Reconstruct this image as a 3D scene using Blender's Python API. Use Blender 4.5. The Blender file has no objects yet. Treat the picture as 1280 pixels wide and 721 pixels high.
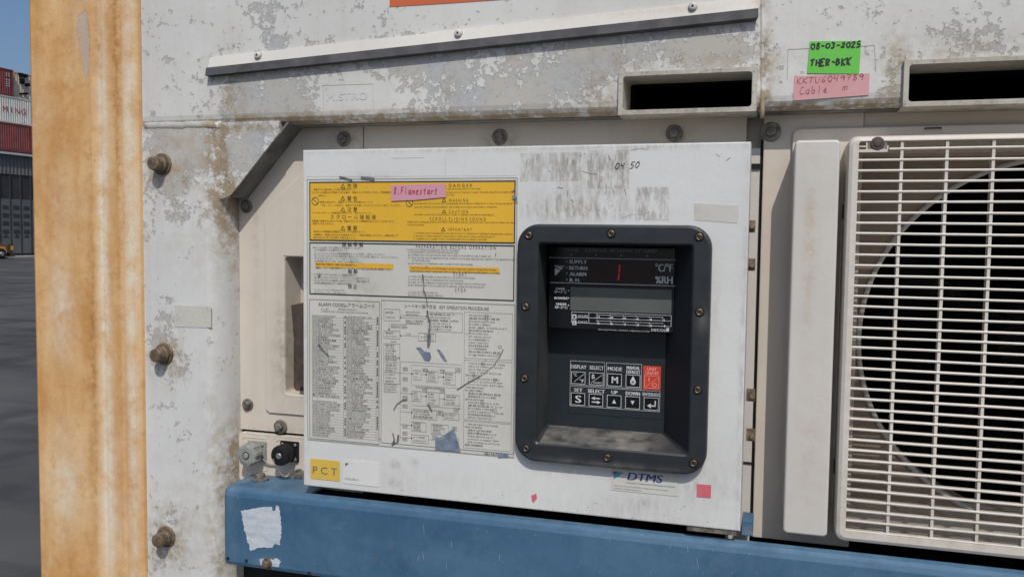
import bpy, bmesh, math, random
from mathutils import Matrix, Vector
random.seed(7)
rad = math.radians
SC = bpy.context.scene
COL = SC.collection

# ---------------------------------------------------------------- camera
F = 1100.0; CU, CV = 640.0, 360.5; CAMZ = 2.50; BZ = .95     # the container stands raised on its chassis rails
yaw, pitch, roll = rad(16.913), rad(3.4537), rad(0.6779)
def mat3(r): return Matrix(r)
B_ = mat3([[1,0,0],[0,0,-1],[0,1,0]])
Y_ = mat3([[math.cos(yaw),math.sin(yaw),0],[-math.sin(yaw),math.cos(yaw),0],[0,0,1]])
T_ = mat3([[1,0,0],[0,math.cos(pitch),-math.sin(pitch)],[0,math.sin(pitch),math.cos(pitch)]])
R_ = mat3([[math.cos(roll),-math.sin(roll),0],[math.sin(roll),math.cos(roll),0],[0,0,1]])
RC = R_ @ T_ @ B_ @ Y_              # rows: camera right, down, forward in world axes
cam_d = bpy.data.cameras.new('camera'); cam = bpy.data.objects.new('camera', cam_d); COL.objects.link(cam)
cam_d.sensor_width = 36; cam_d.lens = F/1280*36; cam_d.clip_start = .02; cam_d.clip_end = 5000
rot = Matrix((RC[0], -RC[1], -RC[2])).transposed()
cam.matrix_world = Matrix.Translation((0,0,CAMZ)) @ rot.to_4x4()
SC.camera = cam

# ---------------------------------------------------------------- light, sky, exposure
SUN = Vector((.40, -1.0, 1.22)).normalized()          # towards the sun
w = bpy.data.worlds.new('World'); SC.world = w; w.use_nodes = True
nt = w.node_tree
sky = nt.nodes.new('ShaderNodeTexSky'); sky.sky_type = 'NISHITA'; sky.sun_disc = False
sky.sun_elevation = math.asin(SUN.z); sky.sun_rotation = math.atan2(SUN.x, SUN.y)
sky.air_density = 1.0; sky.dust_density = 3.2; sky.ozone_density = 6
nt.links.new(sky.outputs[0], nt.nodes['Background'].inputs[0]); nt.nodes['Background'].inputs[1].default_value = .105
sl = bpy.data.lights.new('sun', 'SUN'); sl.energy = 2.95; sl.angle = rad(.6); sl.color = (1,.95,.87)
so = bpy.data.objects.new('sun', sl); COL.objects.link(so)
so.rotation_euler = SUN.to_track_quat('Z','Y').to_euler()
SC.view_settings.view_transform = 'Standard'; SC.view_settings.look = 'None'
SC.view_settings.exposure = -0.14; SC.view_settings.gamma = 1; SC.view_settings.use_curve_mapping = False
SC.cycles.max_bounces = 6

# ---------------------------------------------------------------- measured pixel -> point on the plane Y = y
D0 = 1.05
def P(u, v, y):
    c = Vector(((u-CU)/F, (v-CV)/F, 1.0))
    d = RC.transposed() @ c
    t = y/d.y
    return (d.x*t, CAMZ + d.z*t)
def R4(uL, uR, vT, vB, y):
    um, vm = (uL+uR)/2, (vT+vB)/2
    return P(uL,vm,y)[0], P(uR,vm,y)[0], P(um,vB,y)[1], P(um,vT,y)[1]   # x0,x1,z0,z1
def PX(u, v, y): return (P(u+5,v,y)[0]-P(u-5,v,y)[0])/10, (P(u,v-5,y)[1]-P(u,v+5,y)[1])/10

# ---------------------------------------------------------------- materials
class NT:
    def __init__(s, name):
        s.m = bpy.data.materials.new(name); s.m.use_nodes = True; s.t = s.m.node_tree
        s.b = s.t.nodes['Principled BSDF']; s.pos = s.n('ShaderNodeNewGeometry').outputs['Position']
    def n(s, k): return s.t.nodes.new(k)
    def put(s, sock, v):
        if isinstance(v, bpy.types.NodeSocket): s.t.links.new(v, sock)
        elif isinstance(v, (int,float)): sock.default_value = v
        else: sock.default_value = tuple(v) if len(v) != 3 or sock.type == 'VECTOR' else (*v,1)
    def m2(s, op, a, b=0, c=0, clamp=False):
        n = s.n('ShaderNodeMath'); n.operation = op; n.use_clamp = clamp
        s.put(n.inputs[0],a); s.put(n.inputs[1],b); s.put(n.inputs[2],c); return n.outputs[0]
    def vec(s, scale=(1,1,1), loc=(0,0,0)):
        n = s.n('ShaderNodeMapping'); s.put(n.inputs['Vector'], s.pos); n.inputs['Scale'].default_value = scale; n.inputs['Location'].default_value = loc
        return n.outputs[0]
    def noise(s, scale, detail=4, rough=.55, vec=None, dist=0):
        n = s.n('ShaderNodeTexNoise'); s.put(n.inputs['Vector'], vec if vec is not None else s.pos)
        n.inputs['Scale'].default_value = scale; n.inputs['Detail'].default_value = detail; n.inputs['Roughness'].default_value = rough
        n.inputs['Distortion'].default_value = dist
        return n.outputs[0]
    def step(s, v, lo, hi):
        n = s.n('ShaderNodeMapRange'); n.clamp = True; s.put(n.inputs[0], v); s.put(n.inputs[1], lo); s.put(n.inputs[2], hi)
        n.inputs[3].default_value = 0; n.inputs[4].default_value = 1; return n.outputs[0]
    def mix(s, f, a, b):
        n = s.n('ShaderNodeMix'); n.data_type = 'RGBA'; s.put(n.inputs[0], f); s.put(n.inputs[6], a); s.put(n.inputs[7], b); return n.outputs[2]
    def xyz(s):
        n = s.n('ShaderNodeSeparateXYZ'); s.put(n.inputs[0], s.pos); return n.outputs
    def blobs(s, L, y=D0):
        """sum of soft spots given as (u, v, radius u, radius v, strength[, 'r']) measured on the plane y"""
        X = s.xyz(); tot = None
        for b in L:
            x, z = P(b[0], b[1], y); sx, sz = PX(b[0], b[1], y)
            dx = s.m2('DIVIDE', s.m2('SUBTRACT', X[0], x), b[2]*sx); dz = s.m2('DIVIDE', s.m2('SUBTRACT', X[2], z), b[3]*sz)
            if len(b) > 5:
                q = s.m2('MAXIMUM', s.m2('ABSOLUTE', dx), s.m2('ABSOLUTE', dz)); g = s.step(q, 1.03, .97)
            else:
                q = s.m2('ADD', s.m2('MULTIPLY', dx, dx), s.m2('MULTIPLY', dz, dz)); g = s.m2('EXPONENT', s.m2('MULTIPLY', q, -1))
            g = s.m2('MULTIPLY', g, b[4]); tot = g if tot is None else s.m2('ADD', tot, g)
        return tot
    def bump(s, h, strength=.3, dist=.001):
        n = s.n('ShaderNodeBump'); n.inputs['Strength'].default_value = strength; n.inputs['Distance'].default_value = dist
        s.put(n.inputs['Height'], h); s.put(s.b.inputs['Normal'], n.outputs[0])
    def out(s, col, rough=.6, metal=0, spec=.5):
        s.put(s.b.inputs['Base Color'], col); s.put(s.b.inputs['Roughness'], rough); s.put(s.b.inputs['Metallic'], metal)
        s.put(s.b.inputs['Specular IOR Level'], spec); return s.m

def plain(name, col, rough=.5, metal=0, spec=.5, var=.12, scale=40, bump=.1, emit=None):
    k = NT(name); n = k.noise(scale, 5)
    lo = tuple(c*(1-var) for c in col); hi = tuple(min(1,c*(1+var)) for c in col)
    k.bump(k.noise(scale*6, 3), bump, .0006)
    k.out(k.mix(k.step(n,.35,.65), lo, hi), rough, metal, spec)
    if emit: k.b.inputs['Emission Color'].default_value = (*emit[:3],1); k.b.inputs['Emission Strength'].default_value = emit[3]
    return k.m

def weathered(name, base, peel, pcol=(.335,.345,.35), dirt=(), dcol=(.25,.20,.14), thr=.62, grime=.12, y=D0, rough=.55, pscale=26, drips=.12, dstretch=(1,1,1), flake=False):
    """aged paint: flaked patches (peel spots), brown dirt (dirt spots), general speckle and faint runs"""
    k = NT(name)
    big = k.noise(9, 4, .6); fine = k.noise(pscale*3.0, 10, .76); mid = k.noise(pscale, 5, .62)
    reg = k.blobs(peel, y) if peel else 0.0
    f = k.m2('ADD', k.m2('ADD', k.m2('MULTIPLY', fine, .72), k.m2('MULTIPLY', mid, .28)), k.m2('MULTIPLY', reg, .105))
    f = k.m2('ADD', f, k.m2('MULTIPLY', k.m2('SUBTRACT', big, .5), .16))
    isl = k.noise(pscale*7, 6, .7); f = k.m2('ADD', f, k.m2('MULTIPLY', k.m2('SUBTRACT', isl, .5), .22))
    pm = k.step(f, thr, thr+.018)
    edge = k.m2('MULTIPLY', k.step(f, thr-.007, thr), k.m2('SUBTRACT', 1, pm))
    tone = k.mix(k.step(k.noise(5,4), .35,.65), tuple(c*.93 for c in base), tuple(min(1,c*1.04) for c in base))
    run = k.noise(1, 5, .6, vec=k.vec((70,70,3)))
    tone = k.mix(k.m2('MULTIPLY', k.step(run,.52,.75), drips), tone, (.36,.33,.27))
    pc = k.mix(k.step(k.noise(180,4,.7), .35,.65), tuple(c*.82 for c in pcol), tuple(c*1.15 for c in pcol))
    pc = k.mix(k.step(k.noise(13,5,.65), .42,.60), pc, (.40,.375,.33))
    c = k.mix(k.m2('MULTIPLY', pm, .70), tone, pc)
    c = k.mix(k.m2('MULTIPLY', edge, .55), c, (.22,.215,.20))  # crack line and small shadow painted dark around each flake
    sp = k.step(k.noise(320, 3, .6), .66,.72)
    c = k.mix(k.m2('MULTIPLY', sp, grime*2), c, dcol)
    c = k.mix(k.m2('MULTIPLY', k.step(k.noise(30,6,.7), .45,.8), grime), c, dcol)
    if dirt:
        d = k.m2('MULTIPLY', k.blobs(dirt, y), k.step(k.noise(55, 8, .76, vec=k.vec(dstretch)), .41, .60), clamp=True)
        c = k.mix(d, c, k.mix(k.noise(90,5,.7), tuple(x*.7 for x in dcol), tuple(min(1,x*1.6) for x in dcol)))
    h = k.m2('SUBTRACT', k.m2('MULTIPLY', k.noise(14,3), .6), k.m2('MULTIPLY', pm, .9))
    k.bump(k.m2('ADD', h, k.m2('MULTIPLY', fine, .35)), .5, .0022)
    k.out(c, rough, 0, .4)
    return k.m

M = {}
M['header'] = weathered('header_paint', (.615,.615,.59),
    [(560,85,50,35,.9),(600,120,60,30,1.1),(690,105,60,40,1.3),(650,45,30,14,.7),(500,70,60,26,1.0),(380,115,40,35,1.1),(320,130,45,50,1.5),(740,75,60,35,1.3),(830,60,70,30,1.1),(910,60,50,30,1.0),(330,25,26,40,1.1),(345,55,14,10,1.5),(1215,50,70,40,.8),(1120,115,20,18,.9),(437,125,34,20,-1.4),(620,60,50,20,.3)],
    dirt=[(752,115,22,45,.9),(860,78,110,14,.7),(955,80,8,90,.9),(955,120,22,50,.7),(1118,100,22,60,.7),(1200,62,110,18,.6),(620,150,700,7,2.6),(440,146,150,8,.9),(830,140,300,6,.7),(560,112,12,18,.5),(1070,132,90,10,.7),(640,70,8,8,.5),(290,120,16,60,1.0),(340,148,60,8,.8),(450,60,400,5,.12),(1030,40,60,50,.12)], dcol=(.29,.235,.165), thr=.583)  # long lower-edge dirt band: grime plus the rounded lip's shade, painted in
M['frame'] = weathered('side_frame_paint', (.615,.62,.605),
    [(205,15,22,30,1.0),(215,55,22,20,1.0),(235,100,26,25,1.1),(200,130,30,20,1.3),(250,130,25,30,1.2),(240,185,40,35,1.5),(200,190,30,40,1.4),(222,240,20,30,1.2),(240,270,14,16,1.0),(205,430,24,40,1.3),(230,460,16,22,.9),(255,60,20,30,1.0),(195,700,25,30,.5),(215,650,18,24,.5),(235,40,30,60,.4)],
    dcol=(.31,.25,.175), dirt=[(268,150,11,95,1.6),(278,215,13,75,1.5),(225,200,45,50,.6),(215,120,40,40,.35),(272,260,9,60,.9),(207,445,24,30,1.1),(207,675,26,36,1.15),(203,210,24,26,.9),(280,585,13,50,1.5),(240,640,50,60,.25),(284,330,8,120,.7),(240,300,50,60,.2),(262,520,10,80,.35),(270,700,14,60,.7),(228,395,24,14,.35)], thr=.588)
M['gusset'] = weathered('gusset_paint', (.61,.615,.59), [(300,185,50,50,1.4)], dirt=[(273,200,12,80,2.0),(300,160,50,6,1.2),(290,235,14,20,1.2)], dcol=(.27,.21,.14), thr=.600, pscale=40, flake=True)
M['beige'] = weathered('recess_paint', (.61,.55,.475), [], dirt=[(320,300,5,90,.3),(372,440,24,60,.4),(430,175,20,12,.8),(625,175,22,12,.9),(845,172,24,14,.9),(965,168,16,12,.6),(345,540,60,8,.4),(352,440,8,60,.5)], thr=.72, grime=.07, y=D0+.045, rough=.5)
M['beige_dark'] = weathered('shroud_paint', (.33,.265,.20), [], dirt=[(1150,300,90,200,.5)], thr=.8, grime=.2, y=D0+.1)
M['box'] = weathered('box_paint', (.655,.66,.645), [(700,15,1,1,.1)],
    dirt=[(657,186,300,4,.5),(929,420,5,250,.55),(383,420,4,250,.4),(890,390,12,40,.3),(740,650,220,7,.55),(493,580,7,5,.9),(493,604,8,5,.8),(518,578,5,5,.7),(492,541,6,14,.6),(795,628,30,8,.5),(500,600,200,18,.18),(900,600,40,60,.15),(688,209,38,18,.85,'r'),(760,212,26,24,.75,'r'),(740,228,46,36,.42,'r'),(745,268,70,8,.75),(690,262,28,16,.6),(720,250,60,20,.4),(815,255,21,21,.85,'r'),(805,240,30,6,.4),(820,185,40,3,.5),(865,608,60,20,.35),(780,640,60,12,.35),(700,590,50,6,.3),(500,640,300,8,.2),(460,222,28,5,.5),(480,545,40,10,.2)],
    dcol=(.33,.315,.29), thr=.70, grime=.05, y=D0-.03, dstretch=(2.6,2.6,.8), rough=.42, drips=.05)
M['cover'] = weathered('column_cover_paint', (.585,.56,.52), [], dirt=[(1012,300,8,110,.55),(1012,560,20,90,.25)], dcol=(.38,.29,.19), thr=.74, grime=.05, y=D0-.02, rough=.42, drips=.10)
M['grille'] = weathered('grille_paint', (.64,.595,.535), [], dirt=[(1170,660,120,30,.5),(1170,180,120,12,.35),(1060,500,10,200,.3)], dcol=(.33,.27,.2), thr=.8, grime=.13, y=D0-.022, rough=.42, pscale=60)
M['gflange'] = plain('greyish_dirt_shade_paint', (.17,.165,.155), .6, var=.35, scale=30, bump=.3)  # dirty grey; below the header its darkness also stands in for shade
M['fan_black'] = plain('dusty_fan_black', (.006,.006,.006), .75, spec=.1)
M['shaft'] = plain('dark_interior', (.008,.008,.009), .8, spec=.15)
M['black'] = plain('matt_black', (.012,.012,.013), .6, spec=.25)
M['rubber'] = plain('grey_rubber_strip', (.085,.085,.09), .7, var=.25, spec=.3)
M['bolt'] = plain('rusty_bolt', (.17,.125,.085), .6, .35, var=.4, scale=150, bump=.4)
M['bolt_grey'] = plain('dull_bolt', (.20,.18,.155), .55, .5, var=.4, scale=150, bump=.4)
M['screw'] = plain('brass_screw', (.15,.115,.08), .45, .7, var=.3, scale=200)
M['steel'] = plain('steel', (.45,.44,.42), .4, .8)
M['latch'] = plain('brown_latch', (.075,.055,.045), .6, .2, var=.35, scale=60, bump=.3)
M['hair'] = plain('faint_edge_line',(.42,.41,.39),.7)
M['ink'] = plain('black_ink', (.018,.017,.02), .6, var=.2)
M['ink_soft'] = plain('printed_ink', (.12,.115,.115), .6, var=.3, scale=90)
M['ink_brown'] = plain('faded_ink_on_yellow', (.10,.065,.02), .6, var=.3, scale=90)
M['ink_white'] = plain('white_print', (.60,.61,.62), .5)
M['ink_grey'] = plain('grey_print', (.22,.225,.23), .5)
M['ink_red'] = plain('red_marker', (.42,.035,.06), .6)
M['ink_navy'] = plain('navy_print', (.03,.06,.22), .6)
M['ink_cyan'] = plain('teal_print', (.05,.33,.40), .6)
def paper(name, col, dcol, amt=.25, y=D0-.031, blobs=()):
    k = NT(name); a = k.step(k.noise(60,8,.72), .52,.78); b = k.step(k.noise(9,4), .35,.65)
    c = k.mix(b, tuple(x*.95 for x in col), tuple(min(1,x*1.04) for x in col)); c = k.mix(k.m2('MULTIPLY',a,amt), c, dcol)
    c = k.mix(k.m2('MULTIPLY', k.step(k.noise(260,3), .62,.7), amt), c, dcol)
    if blobs: c = k.mix(k.m2('MULTIPLY', k.blobs(blobs, y), k.step(k.noise(45,7,.7), .4,.62), clamp=True), c, dcol)
    k.bump(k.noise(30,4), .15, .001); k.out(c, .5, 0, .4); return k.m
M['yellow'] = paper('yellow_vinyl', (.72,.42,.035), (.50,.32,.07), .22)
M['orange_hl'] = paper('orange_vinyl', (.72,.40,.045), (.45,.26,.05), .25)
M['sheet'] = paper('aged_paper', (.56,.555,.51), (.36,.33,.25), .22, blobs=[(455,365,25,30,.5),(405,345,14,12,.6),(430,345,12,10,.5),(540,515,40,20,.3)])
M['pct'] = paper('pct_yellow', (.66,.45,.08), (.5,.36,.12), .15)
M['white_label'] = paper('white_label', (.66,.66,.64), (.5,.48,.42), .15)
M['pink'] = paper('pink_tape', (.62,.30,.37), (.50,.30,.35), .35)
M['pink2'] = paper('faded_pink_tape', (.60,.31,.32), (.56,.44,.42), .6)
M['green'] = paper('green_label', (.13,.52,.07), (.2,.55,.1), .2)
M['red'] = paper('red_label', (.60,.13,.17), (.62,.30,.32), .5)
M['tape_old'] = paper('old_masking_tape', (.55,.535,.50), (.38,.34,.28), .4)
M['residue'] = paper('yellowed_tape', (.56,.545,.49), (.34,.31,.25), .7)
M['decal_orange'] = paper('orange_stripe', (.55,.13,.05), (.5,.2,.1), .2)
M['torn'] = plain('exposed_undercoat', (.17,.21,.27), .6, var=.3, scale=80)
M['scuff'] = plain('dark_scuff', (.13,.13,.13), .6, var=.4, scale=120)
def _panel(name, col, dust, blobs, y, rough=.45):
    k = NT(name); d = k.step(k.noise(35,7,.7, vec=k.vec((1,1,2.2))), .42,.72)
    amt = k.m2('MULTIPLY', d, .07)
    if blobs: amt = k.m2('ADD', amt, k.m2('MULTIPLY', k.blobs(blobs,y), k.step(k.noise(28,5,.6, vec=k.vec((1.6,1,.7))), .30,.62)), clamp=True)
    sc = k.step(k.noise(1,6,.8, vec=k.vec((120,120,20))), .70,.74)
    amt = k.m2('ADD', amt, k.m2('MULTIPLY', sc, .16), clamp=True)
    k.bump(k.noise(900,2), .12, .0004)
    k.out(k.mix(amt, col, dust), rough, 0, .45); return k.m
M['bezel'] = _panel('charcoal_plastic', (.019,.0225,.027), (.17,.165,.155), [(760,576,90,5,.6),(645,398,8,10,.7),(880,400,7,14,.6)], D0-.02, .42)
M['dust_sill'] = _panel('dusty_plastic', (.03,.033,.038), (.24,.225,.205), [(700,548,60,22,.9),(790,550,35,20,.9)], D0+.01, .7)
M['keypad'] = _panel('keypad_film', (.018,.024,.030), (.07,.075,.08), [], D0+.05, .38)
M['display'] = plain('gloss_black_panel', (.007,.009,.011), .22, var=.1)
M['led_window'] = plain('dark_red_window', (.022,.009,.012), .18, var=.1)
M['lcd'] = plain('grey_lcd', (.105,.118,.112), .25, var=.10, scale=20)
M['led'] = plain('lit_red_segment', (.4,.02,.03), .5, emit=(1,.03,.05,.16))
M['key_red'] = plain('red_key', (.62,.055,.03), .4)
k = NT('rusty_post_paint')
st = k.noise(1, 6, .6, vec=k.vec((26,26,4)))
pt = k.noise(8, 7, .65)
X = k.xyz()
rust = k.mix(k.step(k.m2('ADD', k.m2('MULTIPLY',st,.45), k.m2('MULTIPLY',pt,.55)), .40,.62), (.53,.27,.085), (.70,.46,.225))
mt = k.noise(45,8,.75); rust = k.mix(k.m2('MULTIPLY', k.step(mt,.50,.66), .45), rust, (.44,.20,.055)); rust = k.mix(k.m2('MULTIPLY', k.step(k.noise(28,8,.72,vec=k.vec((1,1,.6),(3,0,1))),.54,.66), .35), rust, (.74,.56,.36))
pale = k.blobs([(87,385,16,60,.9),(90,600,20,60,.9),(150,640,16,70,.6),(137,150,7,120,.8),(140,460,8,160,.55),(135,330,5,90,.6),(166,150,9,320,.95),(172,560,7,300,.8),(134,250,5,300,.85),(141,600,7,160,.7),(60,150,20,60,.25),(95,250,22,50,.35),(110,30,14,60,.35)], D0)
c = k.mix(k.m2('MULTIPLY', pale, k.step(k.noise(26,9,.75), .32,.6), clamp=True), rust, (.70,.62,.49))
dk = k.blobs([(100,60,4,60,.3),(128,60,5,70,.5),(153,150,4,260,.65),(127,430,4,220,.5),(38,300,5,500,.9),(124,470,5,200,.35),(150,30,12,80,.3)], D0)
c = k.mix(k.m2('MULTIPLY', dk, k.step(k.noise(90,6,.7), .3,.62), clamp=True), c, (.33,.145,.035))
gb = k.blobs([(112,40,14,45,.9),(117,80,6,40,.8),(127,205,5,15,.8),(62,300,5,10,.6)], D0)
gm = k.step(k.m2('MULTIPLY', gb, k.noise(55,9,.8)), .36,.41)
c = k.mix(k.m2('MULTIPLY', gm, .6), c, (.42,.40,.38))
c = k.mix(k.m2('MULTIPLY', k.step(k.noise(420,3,.6), .60,.70), .35), c, (.30,.15,.05))
k.bump(k.m2('ADD', k.m2('ADD', k.noise(16,4), k.m2('MULTIPLY', k.noise(170,5,.7), .5)), k.m2('MULTIPLY', gm, -.6)), .45, .002)
M['post'] = k.out(c, .75, 0, .25)
k = NT('blue_paint')
bl = k.mix(k.step(k.noise(7,6,.65,dist=.6), .38,.62), (.036,.100,.180), (.056,.138,.232))
bl = k.mix(k.m2('MULTIPLY', k.step(k.noise(22,7,.7), .60,.72), .45), bl, (.03,.085,.19))
bl = k.mix(k.m2('MULTIPLY', k.step(k.noise(1,6,.75,vec=k.vec((14,14,60))), .62,.70), .22), bl, (.15,.24,.33))
bl = k.mix(k.m2('MULTIPLY', k.step(k.noise(300,3), .68,.72), .6), bl, (.20,.26,.33)); bl = k.mix(k.m2('MULTIPLY', k.step(k.noise(34,9,.78), .55,.70), .30), bl, (.13,.19,.25)); bl = k.mix(k.m2('MULTIPLY', k.step(k.noise(13,4,.5,vec=k.vec((1,1,1),(5,2,7))), .58,.68), .55), bl, (.030,.075,.16))
ed = k.blobs([(640,642,900,7,.75),(290,640,8,100,.25),(330,703,22,9,.3),(480,700,200,40,.18),(900,700,200,30,.22)], D0-.03)
bl = k.mix(k.m2('MULTIPLY', ed, k.step(k.noise(40,7,.7), .3,.65), clamp=True), bl, (.20,.29,.37))
chp = k.step(k.m2('ADD', k.noise(70,8,.75), k.m2('MULTIPLY', k.blobs([(640,640,900,6,.09),(290,660,10,60,.07),(460,700,40,10,.07),(800,690,60,10,.06)], D0-.03), 1)), .665,.68)
bl = k.mix(k.m2('MULTIPLY', chp, .8), bl, (.16,.125,.10))
k.bump(k.m2('SUBTRACT', k.noise(20,5), chp), .25, .002)
M['blue'] = k.out(bl, .5, 0, .4)
k = NT('brushed_white'); k.bump(k.noise(60,4), .3, .001)
M['white_brush'] = k.out(k.mix(k.step(k.noise(1,6,.75,vec=k.vec((40,40,120))), .42,.66), (.56,.59,.62), (.36,.43,.52)), .6)
k = NT('asphalt')
a1 = k.mix(k.step(k.noise(.18,5,.6), .4,.62), (.064,.063,.062), (.105,.103,.100))
a1 = k.mix(k.m2('MULTIPLY', k.step(k.noise(1,5,.6,vec=k.vec((.10,.8,1))), .50,.60), .65), a1, (.024,.025,.028))
a1 = k.mix(k.m2('MULTIPLY', k.step(k.noise(1,4,.6,vec=k.vec((.9,.25,1))), .54,.62), .55), a1, (.026,.027,.03))
a1 = k.mix(k.m2('MULTIPLY', k.noise(60,4,.7), .2), a1, (.12,.12,.12)); k.bump(k.noise(90,4,.7), .5, .01)
M['asphalt'] = k.out(a1, .85, 0, .3)
M['kerb'] = plain('pale_concrete', (.30,.29,.27), .8, scale=2)
M['maroon'] = plain('maroon_paint', (.16,.038,.036), .55, var=.22, scale=1.2)
M['cont_white'] = plain('white_paint', (.50,.49,.46), .55, var=.10, scale=1.2)
M['cont_beige'] = plain('cream_paint', (.48,.43,.35), .55, var=.12, scale=1.2)
M['shed_grey'] = plain('grey_cladding', (.115,.118,.12), .6, var=.15, scale=1)
M['shed_dark'] = plain('dark_louvres', (.035,.036,.038), .7, var=.2, scale=1)
M['shed_roof'] = plain('pale_roof_sheet', (.50,.52,.53), .5, var=.1, scale=1)
M['machine'] = plain('yellow_machine_paint', (.60,.30,.03), .45, var=.1, scale=3)
M['chain'] = plain('bead_chain_brass', (.42,.35,.25), .4, .5)
M['cap_grey'] = plain('grey_cap', (.25,.26,.235), .55, var=.15, scale=80)

# ---------------------------------------------------------------- mesh helpers
ROOTLOC = {}
class MB:
    def __init__(s): s.v = []; s.f = []; s.mi = []; s.cur = 0
    def poly(s, pts): i = len(s.v); s.v += [tuple(p) for p in pts]; s.f.append(tuple(range(i, i+len(pts)))); s.mi.append(s.cur)
    def box(s, x0,x1,y0,y1,z0,z1):
        i = len(s.v)
        s.v += [(x,y,z) for x in (x0,x1) for y in (y0,y1) for z in (z0,z1)]
        for f in ((0,1,3,2),(4,6,7,5),(0,4,5,1),(2,3,7,6),(0,2,6,4),(1,5,7,3)): s.f.append(tuple(i+q for q in f)); s.mi.append(s.cur)
    def prism(s, loop, y0, y1, loop2=None):
        """loop: (x,z) points; front face at y0 (towards the camera), back at y1"""
        l2 = loop2 or loop; n = len(loop); i = len(s.v)
        s.v += [(x,y0,z) for x,z in loop] + [(x,y1,z) for x,z in l2]
        s.f.append(tuple(range(i,i+n))); s.f.append(tuple(range(i+2*n-1,i+n-1,-1))); s.mi += [s.cur]*2
        for q in range(n): s.f.append((i+q, i+n+q, i+n+(q+1)%n, i+(q+1)%n)); s.mi.append(s.cur)
    def strip(s, rings, close=True, cap0=False, cap1=False):
        n = len(rings[0]); i = len(s.v)
        for r in rings: s.v += [tuple(p) for p in r]
        for a in range(len(rings)-1):
            for q in range(n if close else n-1):
                s.f.append((i+a*n+q, i+a*n+(q+1)%n, i+(a+1)*n+(q+1)%n, i+(a+1)*n+q)); s.mi.append(s.cur)
        if cap0: s.f.append(tuple(range(i,i+n))); s.mi.append(s.cur)
        if cap1: s.f.append(tuple(range(i+(len(rings)-1)*n, i+len(rings)*n))); s.mi.append(s.cur)
    def cylY(s, x, z, prof, n=20, hexa=0, rot=0):
        """revolved about Y; prof: list of (radius, y) from front to back; starts/ends capped"""
        rings = [[(x+r*math.cos(rot+2*math.pi*q/n), y, z+r*math.sin(rot+2*math.pi*q/n)) for q in range(n)] for r,y in prof]
        s.strip(rings, True, True, True)
    def tube(s, pts, r, n=8):
        pts = [Vector(p) for p in pts]; rings = []
        for a,p in enumerate(pts):
            d = (pts[min(a+1,len(pts)-1)]-pts[max(a-1,0)]).normalized()
            u = d.cross(Vector((0,0,1)));  u = d.cross(Vector((1,0,0))) if u.length < .05 else u
            u.normalize(); v = d.cross(u)
            rings.append([p+(u*math.cos(2*math.pi*q/n)+v*math.sin(2*math.pi*q/n))*r for q in range(n)])
        s.strip(rings, True, True, True)
    def quadline(s, a, b, wd, y):
        a = Vector(a); b = Vector(b); d = (b-a); 
        if d.length < 1e-6: return
        d.normalize(); n = Vector((-d.y,d.x))*wd/2
        s.poly([(q.x,y,q.y) for q in (a-n,b-n,b+n,a+n)])
    def frame(s, x0,x1,z0,z1, wd, y):
        h = wd/2
        for a,b in (((x0-h,z0),(x1+h,z0)),((x0-h,z1),(x1+h,z1)),((x0,z0+h),(x0,z1-h)),((x1,z0+h),(x1,z1-h))): s.quadline(a,b,wd,y)
    def build(s, name, mats, parent=None, bevel=0, smooth=False, seg=2, label=None, kind=None):
        me = bpy.data.meshes.new(name); me.from_pydata(s.v, [], s.f); 
        if not isinstance(mats,(list,tuple)): mats = [mats]
        for m in mats: me.materials.append(m if not isinstance(m,str) else M[m])
        for p,i in zip(me.polygons, s.mi): p.material_index = i
        bm = bmesh.new(); bm.from_mesh(me); bmesh.ops.recalc_face_normals(bm, faces=bm.faces) if not getattr(s,'flat',False) else None
        bm.to_mesh(me); bm.free()
        if smooth:
            for p in me.polygons: p.use_smooth = True
        o = bpy.data.objects.new(name, me); COL.objects.link(o)
        if parent is not None:
            wl = world_loc(parent); me.transform(Matrix.Translation(-wl)); o.parent = parent
        if bevel:
            bv = o.modifiers.new('bevel','BEVEL'); bv.width = bevel; bv.segments = seg; bv.limit_method = 'ANGLE'; bv.angle_limit = rad(40)
            if smooth is False:
                for p in me.polygons: p.use_smooth = True
                wn = o.modifiers.new('wn','WEIGHTED_NORMAL'); wn.keep_sharp = True
        if label: o['label'] = label
        if kind: o['kind'] = kind
        return o
def world_loc(o):
    v = Vector((0,0,0))
    while o is not None: v += o.location; o = o.parent
    return v
def thing(name, loc, label, cat, group=None):
    o = bpy.data.objects.new(name, None); COL.objects.link(o); o.empty_display_size = .05; o.location = loc
    o['label'] = label; o['category'] = cat
    if group: o['group'] = group
    return o
def tag(o, label, cat, group=None):
    o['label'] = label; o['category'] = cat
    if group: o['group'] = group
    return o
def ragged(pts, amp=1.2, step=3.0, y=0.0):
    out = []
    for (a,b),(c,d) in zip(pts, pts[1:]+pts[:1]):
        L = math.hypot(c-a,d-b); n = max(1,int(L/step))
        for q in range(n):
            f = q/n; j = amp if q else amp*.3
            out.append((a+(c-a)*f+random.uniform(-j,j), b+(d-b)*f+random.uniform(-j,j)))
    return out
def rr(x0,x1,z0,z1,r,n=5):
    if not isinstance(r,(tuple,list)): r = [r]*4
    out = []
    for (cx,cz,a0,q) in ((x1-r[0],z1-r[0],0,r[0]),(x0+r[1],z1-r[1],90,r[1]),(x0+r[2],z0+r[2],180,r[2]),(x1-r[3],z0+r[3],270,r[3])):
        for k in range(n+1):
            a = rad(a0+90*k/n); out.append((cx+q*math.cos(a), cz+q*math.sin(a)))
    return out
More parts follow.
